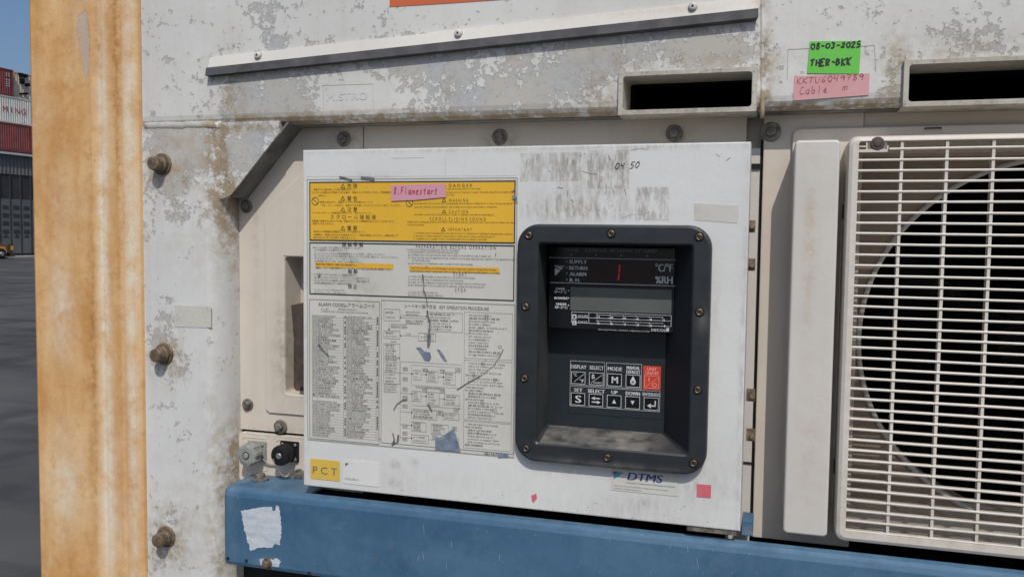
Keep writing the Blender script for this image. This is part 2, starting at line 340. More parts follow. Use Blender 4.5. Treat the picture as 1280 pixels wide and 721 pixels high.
def gridplate(mb, xs, zs, holes, y):
    zmin = min(zs)
    xs = sorted(set(xs)); zs = sorted(set(zs))
    for h in holes: xs += [h[0],h[1]]; zs += [h[2],h[3]]
    xs = sorted(set(xs)); zs = sorted(q for q in set(zs) if q >= zmin)
    for a,b in zip(xs,xs[1:]):
        for c,d in zip(zs,zs[1:]):
            mx,mz = (a+b)/2,(c+d)/2
            if any(h[0]<mx<h[1] and h[2]<mz<h[3] for h in holes): continue
            mb.poly([(a,y,c),(b,y,c),(b,y,d),(a,y,d)])

# text: built-in font turned into flat mesh
_tc = bpy.data.curves.new('txt','FONT'); _to = bpy.data.objects.new('txt',_tc); COL.objects.link(_to)
_cache = {}
def glyphs(body, res=2):
    key = (body,res)
    if key in _cache: return _cache[key]
    _tc.body = body; _tc.resolution_u = res
    bpy.context.view_layer.update()
    dg = bpy.context.evaluated_depsgraph_get(); ev = _to.evaluated_get(dg); me = ev.to_mesh()
    v = [(q.co.x,q.co.y) for q in me.vertices]; f = [tuple(p.vertices) for p in me.polygons]; ev.to_mesh_clear()
    _cache[key] = (v,f); return v,f
def text(mb, body, u, v, hpx, wpx, y, anchor='l', res=2, shear=0, bold=0, tilt=0):
    """cap height hpx and width wpx measured in photo pixels; (u, v) = left (or centre) end of the mid line"""
    vv, ff = glyphs(body, res)
    if not vv: return
    x0 = min(q[0] for q in vv); x1 = max(q[0] for q in vv)
    sx, sz = PX(u, v, y); X0, Z0 = P(u, v, y)
    W = wpx*sx; H = hpx*sz; kx = W/max(1e-6,(x1-x0)); kz = H/.70
    if anchor == 'c': X0 -= W/2
    offs = [(0,0)] if not bold else [(0,0),(bold*sx,0)]
    for ox,oz in offs:
        i = len(mb.v)
        for a,b in vv:
            lx = (a-x0)*kx + shear*(b-.35)*kz; lz = (b-.35)*kz
            mb.v.append((X0+ox+lx, y-(.00006 if ox else 0), Z0+lz+lx*tilt))
        for f in ff: mb.f.append(tuple(i+q for q in f)); mb.mi.append(mb.cur)
def flat(): m = MB(); m.flat = True; return m
def quadpx(mb, pts, y): mb.poly([(P(a,b,y)[0], y, P(a,b,y)[1]) for a,b in pts])
def sheetpx(pts, y, th=.0003):
    m = MB(); m.prism([P(a,b,y) for a,b in pts], y, y+th); return m
# pen strokes
ST = {'0':[[(.5,1),(.1,.7),(.1,.3),(.5,0),(.9,.3),(.9,.7),(.5,1)]],'1':[[(.5,1),(.5,0)]],'2':[[(.1,.8),(.5,1),(.85,.75),(.1,.05),(.95,.1)]],
'3':[[(.1,.95),(.8,.9),(.4,.55),(.85,.3),(.4,0),(.05,.15)]],'4':[[(.1,1),(.1,.5),(.8,.5)],[(.8,1),(.7,0)]],'5':[[(.9,1),(.2,1),(.15,.55),(.8,.5),(.75,.1),(.1,.05)]],
'6':[[(.8,1),(.2,.6),(.15,.1),(.7,0),(.85,.35),(.2,.45)]],'7':[[(.1,.95),(.9,1),(.4,0)],[(.2,.5),(.8,.55)]],'8':[[(.8,.85),(.3,1),(.2,.7),(.8,.35),(.6,0),(.15,.2),(.5,.55),(.8,.85)]],
'9':[[(.85,.7),(.4,1),(.1,.7),(.4,.5),(.85,.7),(.7,0)]],'-':[[(.1,.5),(.9,.5)]],':':[[(.4,.7),(.5,.65)],[(.4,.2),(.5,.15)]],'.':[[(.4,.08),(.55,.0)]],
'T':[[(0,.95),(1,1)],[(.5,1),(.4,0)]],'H':[[(.1,1),(.1,0)],[(.9,1),(.9,0)],[(.1,.5),(.9,.5)]],'E':[[(.9,1),(.1,1),(.1,0),(.9,0)],[(.1,.5),(.7,.5)]],'R':[[(.1,0),(.1,1),(.8,.85),(.75,.5),(.1,.5),(.9,0)]],
'B':[[(.1,0),(.1,1),(.8,.8),(.2,.5),(.9,.3),(.1,0)]],'K':[[(.1,1),(.1,0)],[(.9,1),(.1,.45),(.9,0)]],'U':[[(.1,1),(.15,.1),(.7,0),(.9,1)]],'C':[[(.9,.9),(.4,1),(.1,.4),(.4,0),(.95,.1)]],
'F':[[(.9,1),(.1,1),(.1,0)],[(.1,.5),(.7,.5)]],'a':[[(.8,.55),(.3,.55),(.15,.15),(.6,0),(.8,.55),(.85,0)]],'b':[[(.15,1),(.15,0),(.7,.05),(.7,.5),(.15,.45)]],'l':[[(.4,1),(.45,0)]],
'e':[[(.15,.3),(.75,.35),(.5,.6),(.15,.3),(.4,0),(.85,.1)]],'m':[[(.05,.5),(.05,0)],[(.05,.45),(.4,.5),(.45,0)],[(.45,.45),(.85,.5),(.9,0)]],'o':[[(.5,.55),(.15,.3),(.4,0),(.8,.25),(.5,.55)]],
's':[[(.8,.5),(.25,.5),(.7,.2),(.15,0)]],'t':[[(.4,.9),(.4,0),(.7,.05)],[(.1,.6),(.8,.6)]],'r':[[(.2,.5),(.2,0)],[(.2,.35),(.7,.55)]],'n':[[(.15,.5),(.15,0)],[(.15,.4),(.7,.5),(.75,0)]],'y':[[(.1,1),(.4,.55)],[(.9,1),(.2,0)]],'v':[[(.1,.55),(.4,0),(.9,.6)]],'i':[[(.4,.5),(.45,0)],[(.4,.8),(.45,.75)]]}
def pen(mb, body, u, v, cw, ch, y, wd, tilt=0, jit=.05, slant=.1):
    """hand-drawn strokes; (u,v) bottom-left, cw x ch per letter, wd pen width, all in photo px"""
    sx, sz = PX(u,v,y); X0, Z0 = P(u,v,y); k = 0
    for ci, ch_ in enumerate(body):
        for stroke in ST.get(ch_, []):
            pts = []
            for a,b in stroke:
                a += random.uniform(-jit,jit); b += random.uniform(-jit,jit)
                lx = (ci*cw + a*cw*.82 + b*slant*ch)*sx; pts.append((X0+lx, Z0+b*ch*sz+lx*tilt))
            for p,q in zip(pts,pts[1:]):
                k += 1
                mb.quadline(p, q, wd*sx*random.uniform(.8,1.15), y - .00001*(k%9))
# ================================================================ GROUND AND BACKGROUND
g = MB(); g.poly([(-900,-400,0),(900,-400,0),(900,1500,0),(-900,1500,0)]); o = g.build('ground','asphalt'); o['kind'] = 'structure'

def Pz(u, v, X):       # ray against the plane X = const
    d = RC.transposed() @ Vector(((u-CU)/F,(v-CV)/F,1)); t = X/d.x
    return d.y*t, CAMZ+d.z*t
XS, XC = -66.0, -73.0
# shipping containers: long side faces +X
CL, CH, CW = 12.19, 2.6, 2.44
def container(mat, loc, label, writing=None, group='shipping containers stacked beyond the shed'):
    t = thing('shipping_container', loc, label, 'shipping container', group)
    x,y,z = loc; e = .15
    m = MB(); n = 44; ring0 = []; ring1 = []
    for q in range(n):                                   # corrugated side
        y0 = y+e+(CL-2*e)*q/n; st = (CL-2*e)/n
        for dy,dx in ((0,0),(.28*st,0),(.5*st,-.045),(.78*st,-.045)):
            ring0.append((x-.03+dx, y0+dy, z+.16)); ring1.append((x-.03+dx, y0+dy, z+CH-.12))
    m.strip([ring0,ring1], close=False); m.build('side_panel', mat, t)
    m = MB()
    for (a,b,c,d) in ((0,CL,0,.16),(0,CL,CH-.12,CH-.01),(0,e,.16,CH-.12),(CL-e,CL,.16,CH-.12)): m.box(x-.12,x,y+a,y+b,z+c,z+d)
    m.build('frame', mat, t)
    m = MB(); m.box(x-CW,x-.13,y,y+CL,z+.01,z+CH-.02); m.build('body', mat, t)
    if writing: writing(t)
    return t
yy, zz = Pz(15,154,XC)
lev = [ (zz-CH*k) for k in range(-1,8)]
ya = Pz(17,105,XC)[0]
zb = zz
def yang(t):
    m = flat(); lp = .72
    yG = Pz(29.3,142,XC)[0]; word = 'YANG MING'
    for k,ch in enumerate(reversed(word)):
        if ch == ' ': continue
        vv,ff = glyphs(ch,3); x0=min(q[0] for q in vv); x1=max(q[0] for q in vv)
        wy = yG - lp*k; i = len(m.v); wd = .60 if ch != 'I' else .12
        kx = wd/(x1-x0)
        for a,b in vv: m.v.append((XC+.004, wy-wd/2+(a-x0)*kx, zb+1.02+b*.78))
        for f in ff: m.f.append(tuple(i+q for q in f)); m.mi.append(0)
    m.build('lettering', M['ink_red'], t)
z0c = zb
container('cont_white', (XC, yy-CL*.78, zb), 'white corrugated shipping container with red lettering, in the middle of the far stack', yang)
container('maroon', (XC, yy-CL*.80, zb-CH-.02), 'maroon shipping container directly under the white one with red lettering')
def marks(t):
    m = flat()
    for u in (8.5,11.5):
        yq,zq = Pz(u,110,XC)
        for k in range(7):
            if k in (2,): continue
            zc_ = zb+CH*2 - .5 - k*.2; m.poly([(XC+.004,yq-.06,zc_),(XC+.004,yq+.06,zc_),(XC+.004,yq+.06,zc_+.11),(XC+.004,yq-.06,zc_+.11)])
    m.build('lettering', 'ink_white', t)
container('maroon', (XC, ya-CL, zb+CH+.02), 'maroon shipping container on top of the white one with red lettering', marks)
tb = container('cont_beige', (XC-.4, ya+.35, zb+CH+.02), 'cream shipping container with dark machinery on its side, right end of the top row')
m = MB()
yb,zq = Pz(28,105,XC)
random.seed(3)
for k in range(8):
    a = yb+random.uniform(-.1,.7); b = zb+CH*1.1+random.uniform(.1,2.2); m.box(XC-.40,XC-.40+random.uniform(.1,.4),a,a+random.uniform(.15,.5),b,b+random.uniform(.1,.4)); m.build('cooling_machinery','shaft',tb); m = MB()
m.build('cooling_machinery', 'shaft', tb)
# what carries the stack: the lower tiers
for kk in range(1,6):
    zc_ = zb-CH*(kk+1)-.02*kk
    if zc_ > -.2:
        container('maroon' if kk%2 else 'cont_beige', (XC, yy-CL*.80, max(0.0,zc_)), 'shipping container low in the far stack, mostly hidden behind the grey shed')

# grey shed, eaves running away from us
yS0, zS1 = Pz(0,188,XS); 
sh = thing('storage_shed', (XS,40,0), 'long grey metal shed with pale roof edge and dark louvred wall behind the yard', 'shed')
ztop = Pz(15,192,XS)[1]; zA = Pz(15,218,XS)[1]; zB_ = Pz(15,249,XS)[1]
m = MB(); Y0s, Y1s = 22, 110
ring0=[];ring1=[]; n=220
for q in range(n):
    y0 = Y0s+(Y1s-Y0s)*q/n; st=(Y1s-Y0s)/n
    for dy,dx in ((0,0),(.3*st,0),(.5*st,-.05),(.8*st,-.05)): ring0.append((XS+dx,y0+dy,zA)); ring1.append((XS+dx,y0+dy,ztop-.12))
m.strip([ring0,ring1],close=False); m.build('cladding','shed_grey',sh)
m = MB(); m.box(XS-5.9,XS-.10,Y0s,Y1s,0.0,ztop-.2); m.build('wall','shed_dark',sh)
m = MB(); m.box(XS-6.2,XS+.35,Y0s-.3,Y1s+.3,ztop-.12,ztop+.05); m.build('roof','shed_roof',sh)
yL = Pz(14,285,XS)[0]; pit = Pz(27,285,XS)[0]-yL
for k in range(-3,3):
    a = yL+pit*k; m = MB(); m.box(XS-.09,XS-.02,a+.07,a+pit-.07,.35,zB_)
    dr = m.build('door_panel','shed_grey',sh, bevel=.01)
    m = MB()
    for q in range(4):
        zt = Pz(15,257+q*10,XS)[1]; m.box(XS-.019,XS+.02,a+.25,a+pit-.25,zt-.30,zt); m.build('louvre','shed_dark',dr); m = MB()
    m = MB(); zt = Pz(15,294.5,XS)[1]
    m.prism([(a+pit*.25,zt-.12),(a+pit*.75,zt-.12),(a+pit*.5,zt+.16)],0,.04)
    m.v = [(XS-.018+p[1],p[0],p[2]) for p in m.v]; m.build('vent_hood','shed_dark',dr)
m = MB()
for k in range(-3,4): a = yL+pit*k; m.box(XS-.09,XS+.015,a-.06,a+.06,.35,zA)
m.build('mullion','shed_dark',sh)
m = MB(); m.box(XS-.3,XS+2.2,Y0s,Y1s,-.05,.14); o = m.build('kerb','kerb'); o['kind']='structure'

# yellow yard machine, only its tail in view
ym = thing('yard_tractor', (-60,52,0), 'low yellow yard tractor parked in front of the grey shed', 'yard vehicle')
XV = -62.5; yv = Pz(9,316,XV)[0]
m = MB(); m.prism([(yv-3.6,.35),(yv-.05,.35),(yv,.7),(yv-.15,1.0),(yv-1.2,1.15),(yv-1.4,1.35),(yv-3.6,1.35)],0,1.3)
m.v=[(XV-p[1],p[0],p[2]) for p in m.v]; m.build('body','machine',ym,bevel=.05)
for yw_ in (yv-.75,yv-2.8):
    m = MB(); m.cylY(0,0,[(.40,-.15),(.45,-.1),(.45,.1),(.40,.15)],20); m.v=[(XV+.12-p[1],yw_+p[0],p[2]+.45) for p in m.v]
    wh = m.build('wheel','black',ym,smooth=False)
    m = MB(); m.cylY(0,0,[(.18,-.19),(.2,-.15),(.2,-.1)],14); m.v=[(XV+.12-p[1],yw_+p[0],p[2]+.45) for p in m.v]; m.build('rim','steel',wh)
m = MB(); m.box(XV-1.2,XV+.02,yv+.05,yv+.35,.5,1.25); m.box(XV-.5,XV+.05,yv+.35,yv+.7,.2,.5); m.build('tow_frame','latch',ym)
m = MB(); m.box(XV-.1,XV+.06,yv+.36,yv+.6,.75,1.1); m.build('marker_lamp','machine',ym)
m = MB(); m.tube([(XV-.3,yv-1.6,1.3),(XV-.3,yv-1.7,2.0)],.04); m.tube([(XV-.3,yv-3.0,1.3),(XV-.3,yv-2.9,2.0)],.04); m.box(XV-1.2,XV-.1,yv-3.2,yv-1.5,2.0,2.06); m.build('roll_cage','black',ym)

# ================================================================ THE REFRIGERATED CONTAINER
xPL = P(40,360,D0-.014)[0]                      # outer edge of the corner post
xR = xPL + 2.44
xPR = P(181,360,D0)[0]
zH = P(620,147,D0)[1]                           # lower edge of the header
TOP = 2.42+BZ
RB = D0+.045                                    # recessed plates
fr = thing('refrigerated_container', (0, D0, 0), 'weathered white refrigerated shipping container front with rusty orange corner post', 'container')
# body behind
m = MB(); m.box(xPL+.01,xR-.01,D0+.42,D0+6.0,.12+BZ,TOP); m.build('body','frame',fr)
m = MB(); m.box(xPL+.06,xR-.06,D0+.26,D0+.415,.12+BZ,TOP-.02); m.build('bulkhead','black',fr)
for xx in (xPL+.35,xR-.45):
    m = MB(); m.box(xx,xx+.10,D0+.5,D0+5.8,0.0,BZ+.12); m.build('chassis_rail','black',fr)
# corner posts
def post(x0, x1, flip=False):
    # profile across the width: (fraction, y)
    pr = [(0,.20),(0,-.004),(.015,-.011),(.04,-.014),(.60,-.0145),(.625,-.012),(.64,-.0095),(.66,-.0085),(.69,-.0095),(.74,-.0095),(.82,-.010),(.84,-.0075),(.86,-.008),(.95,-.0075),(.985,-.004),(1,.002),(1,.20)]
    rings = []
    for z in (BZ, 2.45+BZ): rings.append([((x0+(x1-x0)*(1-a if flip else a)), D0+b, z) for a,b in pr])
    m = MB(); m.strip(rings, True, True, True); return m
post(xPL, xPR).build('corner_post','post',fr)
post(xR-.14, xR, True).build('corner_post','frame',fr)
# side frame : face, rounded edge, return
xF1 = P(271,430,D0)[0]
xF2 = P(300,400,RB)[0]
prof = [(xPR-.002,D0+.20),(xPR-.002,D0)]
xb_ = P(258,430,D0)[0]
for q in range(13):
    an = rad(90*q/12); prof.append((xb_+(xF2-xb_)*math.sin(an)**1.15, D0+(RB-D0)*(1-math.cos(an))))
prof += [(xF2,RB+.08),(xF2-.01,D0+.20)]
zFB = .10+BZ
m = MB(); zc1, zc0_ = P(272,240,D0)[1], P(272,292,D0)[1]
zs = [zFB,(zFB+zc0_)/2] + [zc0_+(zc1-zc0_)*q/12 for q in range(13)] + [zH+.0005]
def fy(x,y,z):
    if x < xb_-.0001 or y > RB+.01: return y
    t = min(1,max(0,(z-zc0_)/(zc1-zc0_))); t = t*t*(3-2*t)
    return y*(1-t)+(D0+.0008)*t if x > xb_+.0001 else y
m.strip([[(x,fy(x,y,z),z) for x,y in prof] for z in zs], True, True, True)
o = m.build('side_frame','frame',fr, smooth=True); e_ = o.modifiers.new('es','EDGE_SPLIT'); e_.split_angle = rad(35)
# header with two lifting slots
s1 = R4(778.5,939.5,93,135.6,D0-.006); s2 = R4(1136.5,1330,77,125,D0-.006)
s2 = (s2[0], s2[0]+(s1[1]-s1[0])*1.0, s1[2], s1[3]); 
xH0, xH1 = xPR, xR-.14
m = MB(); hr = .015
gridplate(m, [xH0,xF1-.002,P(953,60,D0)[0],xH1], [zH+hr,TOP], [(s1[0]-.003,s1[1]+.003,s1[2]-.01,s1[3]+.003),(s2[0]-.003,s2[1]+.003,s2[2]-.01,s2[3]+.003)], D0)
lip = [(D0,zH+hr),(D0+.001,zH+hr*.6),(D0+.004,zH+hr*.25),(D0+hr,zH),(D0+.26,zH)]
for xa_,xb2 in ((xH0,s1[0]-.0045),(s1[1]+.0045,s2[0]-.0045),(s2[1]+.0045,xH1)):
    m.strip([[(x,y,z) for y,z in lip] for x in (xa_,xb2)], close=False)
m.strip([[(x,y,zH) for y in (D0+.05,D0+.26)] for x in (xH0,xH1)], close=False)
m.poly([(xH0,D0,TOP),(xH1,D0,TOP),(xH1,D0+.42,TOP),(xH0,D0+.42,TOP)])
m.flat = False
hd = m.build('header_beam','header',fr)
m = MB(); m.box(xH0+.002,xH1,D0+.018,D0+.24,zH-.0012,zH-.0002); m.build('underside_shade','gflange',hd)  # thin dark sheet: shade below the header put into the colour, with grime
# weld seam where header meets side frame + upright seam right of the rail
m = MB()
pts = [(P(181+q*5.2,(157.5 if q<10 else 156)+random.uniform(-.6,.6),D0)) for q in range(19)]
m.tube([(a,D0+.0048,b) for a,b in pts], .0064, 14); m.build('weld_bead','frame',fr,smooth=True)
m = MB(); m.tube([(P(953,148-q*12,D0)[0],D0+.0012,P(953,148-q*12,D0)[1]) for q in range(16)], .0026, 8); m.build('weld_bead','header',fr,smooth=True)
# slots: welded rectangular tube standing 5 mm proud
M['slot'] = weathered('slot_paint', (.50,.48,.42), [(860,110,120,60,.5)], dirt=[(860,90,120,6,.5),(860,140,120,6,.7),(1230,75,140,6,.5),(1230,130,140,6,.7)], dcol=(.22,.18,.13), thr=.60, grime=.3, pscale=45, rough=.75)
for s in (s1,s2):
    wl = .0058
    out = rr(s[0]-wl,s[1]+wl,s[2]-wl,s[3]+wl,.0012); inn = rr(s[0],s[1],s[2],s[3],.0035)
    m = MB(); yF = D0-.006
    m.strip([[(x,D0+.052,z) for x,z in out],[(x,yF+.0012,z) for x,z in out],[(x,yF,z) for x,z in rr(s[0]-wl+.0005,s[1]+wl-.0005,s[2]-wl+.0005,s[3]+wl-.0005,.001)],[(x,yF,z) for x,z in rr(s[0]-.0006,s[1]+.0006,s[2]-.0006,s[3]+.0006,.004)],[(x,yF+.001,z) for x,z in inn],[(x,D0+.05,z) for x,z in inn]], True)
    sm = m.build('lifting_slot','slot',fr,smooth=False)
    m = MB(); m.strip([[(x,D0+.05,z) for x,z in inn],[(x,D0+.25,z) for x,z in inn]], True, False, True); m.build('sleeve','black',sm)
# drip rail (slopes up to the right)
def PL(u,v): return P(u,v,D0)
a0 = PL(264,72); a1 = PL(948,-4); b0 = PL(264,86); b1 = PL(948,12.5)
t_ = .006
m = MB()
m.strip([[(a0[0],D0,a0[1]),(a0[0],D0-.003,a0[1]-.001),(b0[0],D0-.007,b0[1]),(b0[0],D0,b0[1])],[(a1[0],D0,a1[1]),(a1[0],D0-.003,a1[1]-.001),(b1[0],D0-.007,b1[1]),(b1[0],D0,b1[1])]], True, True, True)
dr = m.build('drip_rail',weathered('rail_paint',(.62,.605,.56),[],dirt=[(600,28,400,5,.4),(955,10,10,40,.6)],dcol=(.36,.2,.1),thr=.8,grime=.05,drips=.03),fr)
c0 = PL(262,96.5); c1 = PL(948,27)
m = MB()
A = [(b0[0]-.002,D0-.0075,b0[1]-.0003),(c0[0],D0-.003,c0[1]+.0),(c0[0],D0,c0[1])]; 
m.strip([[(b0[0]-.002,D0,b0[1]-.0003),(b0[0]-.002,D0-.0085,b0[1]-.0003),(c0[0],D0-.0100,c0[1]),(c0[0],D0,c0[1])],[(b1[0],D0,b1[1]-.0003),(b1[0],D0-.0085,b1[1]-.0003),(c1[0],D0-.0100,c1[1]+.002),(c1[0]-.003,D0,c1[1])]], True, True, True)
m.build('rubber_seal','rubber',dr)
for (u,v) in ((322.5,69.5),(573,42),(866,8.5)):
    x,z = P(u,v,D0-.006); m = MB(); m.cylY(x,z,[(.0022,D0-.0094),(.0040,D0-.0092),(.0050,D0-.0075),(.0054,D0-.004)],18)
    rv = m.build('rivet','cover',dr,smooth=True)
    m = MB(); m.cylY(x,z,[(.0014,D0-.0098),(.0014,D0-.009)],10); m.build('rivet_pin','ink',rv)
# orange stripe at the very top
m = sheetpx([(487,9),(560,4.6),(640,-1),(720,-6),(720,-40),(487,-30)], D0-.0006); m.build('orange_stripe','decal_orange',fr)
# faint outline of an old plate, masking tape etc.
# gusset: triangular plate + deep flange
G = [(P(a,b,D0+.0012)) for a,b in ragged([(349,151),(349,166),(289,243)],0,20)[:-1]+[(289,243),(285,246),(281,246.5),(277,249),(273,248.5)]]
G = [(xF2-.0015,G[0][1])] + [g_ for g_ in G if g_[0] > xF2-.001] + [(xF2-.0015,P(272,248,D0)[1])]
m = MB(); m.prism(G, D0+.0012, D0+.012)
gz = m.build('gusset_plate','gusset',fr)
g1 = P(349.5,165,D0+.006); g2 = P(288,245,D0+.006)
dirv = (Vector(g2)-Vector(g1)).normalized(); nrm = Vector((dirv.y,-dirv.x)); 
if nrm.x < 0: nrm = -nrm
g1e = Vector(g1)-dirv*.03
th = .003
m = MB(); m.prism([tuple(g1e),tuple(g2),tuple(Vector(g2)+nrm*th),tuple(g1e+nrm*th)], D0+.005, RB)
m.build('gusset_flange','gflange',gz)

# recessed plates, around the box
xA = xF2-.002; xBoxL = P(379,400,D0-.03)[0]; xBoxR = P(932.5,400,D0-.03)[0]
zSeam = P(340,539,RB)[1]
zBoxT = P(657,182.5,D0-.03)[1]; zBoxB = P(657,635.5,D0-.03)[1]
def RP(u,v,y=RB): return P(u,v,y)
pk = (P(355,400,RB-.003)[0], P(400,400,RB)[0]+.03, P(365,494,RB-.003)[1], P(365,320.5,RB-.003)[1])   # latch pocket
m = MB(); xin = xBoxL+.05
# base plate with a notch for the pocket
loop = [(xA,zSeam),(xin,zSeam),(xin,pk[2]),(pk[0],pk[2]),(pk[0],pk[3]),(xin,pk[3]),(xin,zH+.01),(xA,zH+.01)]
m.prism(loop, RB, RB+.006); m.build('recess_plate','beige',fr)
q1 = RP(332,264); q2 = RP(385,207); q3 = RP(332,515)
loop = [(q1[0],q3[1]+.004),(q1[0]+.006,q3[1]),(xin,q3[1]),(xin,pk[2]),(pk[0],pk[2]),(pk[0],pk[3]),(xin,pk[3]),(xin,q2[1]+.02),(q2[0]+.004,q2[1]),(q1[0],q1[1])]
m = MB(); m.prism(loop, RB-.003, RB-.0002); m.build('raised_panel','beige',fr,bevel=.0018)
m = MB()   # pocket walls, a little sloped with a rounded mouth
pd = RB+.040
def prect(d,rr_=.006): return rr(pk[0]+d,pk[1],pk[2]+d,pk[3]-d*.3,rr_,4)
m.strip([[(x,yy_,z) for x,z in prect(d)] for d,yy_ in ((-.0015,RB-.0034),(.0006,RB-.0030),(.0016,RB-.001),(.004,pd-.004),(.008,pd))],True,False,True)
m.build('latch_pocket','beige',fr,smooth=False)
# top strip above the box, right plate, gap strip
xPR0 = P(947.5,420,RB)[0]
m = MB(); m.box(xin-.001,xPR0-.02,RB,RB+.005,zBoxT-.04,zH+.01); m.build('recess_plate','beige',fr)
xG0 = xR-.14
xGr0, xGr1 = P(1052,420,D0-.02)[0], P(1052,420,D0-.02)[0]+.60
m = MB(); m.box(xPR0,xGr0+.02,RB-.004,RB+.004,P(1000,676,RB)[1],zH+.01); m.box(xGr0+.02,xG0,RB+.0,RB+.003,P(1100,158,RB)[1]-.03,zH+.01)
m.box(xGr1-.02,xG0,RB,RB+.003,zFB+.5,P(1100,158,RB)[1]-.03); m.build('recess_plate','beige',fr,bevel=.0015)
m = MB(); m.box(xBoxR-.02,xPR0-.0035,RB+.001,RB+.005,zBoxB-.04,zBoxT-.0); m.build('hinge_strip','cover',fr)
m = MB(); m.box(xBoxR-.004,xPR0-.003,RB-.002,RB+.0005,P(940,208,RB)[1]-.003,P(940,208,RB)[1]+.003); m.build('hinge_gap','black',fr); m = MB(); m.box(xBoxR-.004,xPR0-.003,RB-.001,RB+.0005,P(934,578,RB)[1]-.001,P(934,578,RB)[1]+.001); m.build('hinge_gap','black',fr)
m = MB(); m.box(xBoxR-.03,xPR0+.01,RB+.0165,RB+.02,zBoxB-.02,zH+.005); m.build('backing_plate','beige',fr)
m = MB(); m.box(xPR0-.0032,xPR0-.0008,RB+.002,RB+.0155,zBoxB-.03,zBoxT+.01); m.build('edge_seal','black',fr)
# connector plate below the seam
cp = R4(298.5,383,541,604,RB-.004); 
m = MB(); lp = rr(cp[0],xin,P(340,603,RB)[1],P(340,542,RB)[1],[.001,.007,.004,.001])
m.prism(lp, RB-.004, RB+.004); cpo = m.build('connector_plate','beige',fr,bevel=.0016)
m = MB(); m.box(xA,xin,RB+.005,RB+.01,zFB,zSeam+.002); m.build('lower_bulkhead','black',fr)
m = MB()
for uu,vv in ((303.5,559),(345.5,562.5)):
    c_ = R4(uu,uu+31,vv-12,vv+28,RB-.0045); lo = rr(*c_,.005)
    lo = [(x,RB-.0044,z) for x,z in lo]; m.tube(lo+[lo[0]], .00055, 6)
m.build('pressed_outline','beige',cpo)

# bolts ----------------------------------------------------------------
def hexbolt(u, v, y0, r, h, parent, mat='bolt', washer=True, wr=None, name='bolt'):
    x,z = P(u,v,y0); a0 = random.uniform(0,1); m = MB()
    wr = wr or r*1.35
    if washer: fl = r*.35
    yb = y0 - (r*.25 if washer else 0)
    m.cylY(x,z,[(r*.78,yb-h),(r*.95,yb-h+r*.12),(r,yb-h+r*.22),(r,yb)],6,rot=a0)
    b = m.build(name,mat,parent,bevel=r*.05)
    if washer:
        m = MB(); m.cylY(x,z,[(wr*.9,y0-r*.27),(wr,y0-r*.2),(wr,y0+.001)],26); m.build('washer','bolt_grey' if mat=='bolt_grey' else mat,b,smooth=False)
    return b
def roundbolt(u, v, y0, r, h, parent, mat='bolt', body=None):
    """drum-headed bolt on a flange, as on the side frame"""
    x,z = P(u,v,y0); m = MB()
    m.cylY(x,z,[(r*.72,y0-h),(r*.80,y0-h+.0008),(r*.84,y0-h+.003),(r*.86,y0-h*.42),(r*.98,y0-h*.40),(r*1.02,y0-h*.36),(r*1.02,y0-.002)],12,rot=.3)
    b = m.build('bolt',mat,parent,bevel=.0006)
    m = MB(); m.cylY(x,z,[(r*1.22,y0-.0028),(r*1.30,y0-.002),(r*1.32,y0+.001)],28); m.build('washer',mat,b); return b
for (u,v) in ((203,205.5),(205.5,442),(208,670)): roundbolt(u,v,D0,.0118,.021,fr)
for (u,v) in ((430,174),(625,171.5),(843,167)): hexbolt(u,v,RB,.0062,.006,fr,'bolt_grey',wr=.0105)
hexbolt(964,165,RB-.004,.0062,.006,fr,'bolt_grey',wr=.0115)
hexbolt(308.5,258,RB,.0058,.006,fr,'bolt_grey',wr=.0095)
hexbolt(310,505.5,RB,.0058,.005,fr,'bolt_grey',wr=.0090)
hexbolt(350.5,533,RB-.0035,.0060,.006,fr,'bolt_grey',wr=.0100)
hexbolt(374.5,594,RB-.0042,.0060,.005,fr,'bolt_grey',wr=.0100)

# brown latch bar in the pocket
lt = thing('door_latch', (P(370,430,RB)[0],RB,P(370,430,RB)[1]), 'brown folded steel latch bar standing in the pocket left of the control box', 'latch')
yl = RB-.012
A = [P(363.5,381.5,yl),P(380,381.5,yl),P(383,487,yl),P(372,481,yl)]
m = MB(); m.prism(A, yl, yl+.003); m.build('latch_bar','latch',lt,bevel=.0008)
m = MB(); B2=[P(363.5,381.5,yl),P(380,381.5,yl)]; 
m.strip([[(B2[0][0],yl,B2[0][1]),(B2[1][0],yl,B2[1][1])],[(B2[0][0]+.012,yl+.03,B2[0][1]+.004),(B2[1][0]+.012,yl+.03,B2[1][1]+.004)]],close=False); m.build('latch_tab','latch',lt); m = MB(); m.prism([P(360,428,pd-.02),P(372,424,pd-.02),P(378,494,pd-.02),P(366,486,pd-.02)],pd-.022,pd-.002); m.build('latch_bracket','latch',lt)

# lower structure under the blue panel
# ================================================================ CONTROL BOX
YB = D0-.030
bx = thing('control_box', ((xBoxL+xBoxR)/2,YB,zBoxB), 'white sheet metal control box door covered in stickers and grime', 'control box')
pan = R4(648.5,887.5,281,582,YB)      # outline of the black panel
m = MB()
op = (pan[0]+.02, pan[1]-.02, pan[2]+.02, pan[3]-.02)
outl = rr(xBoxL,xBoxR,zBoxB,zBoxT,.0022,3)
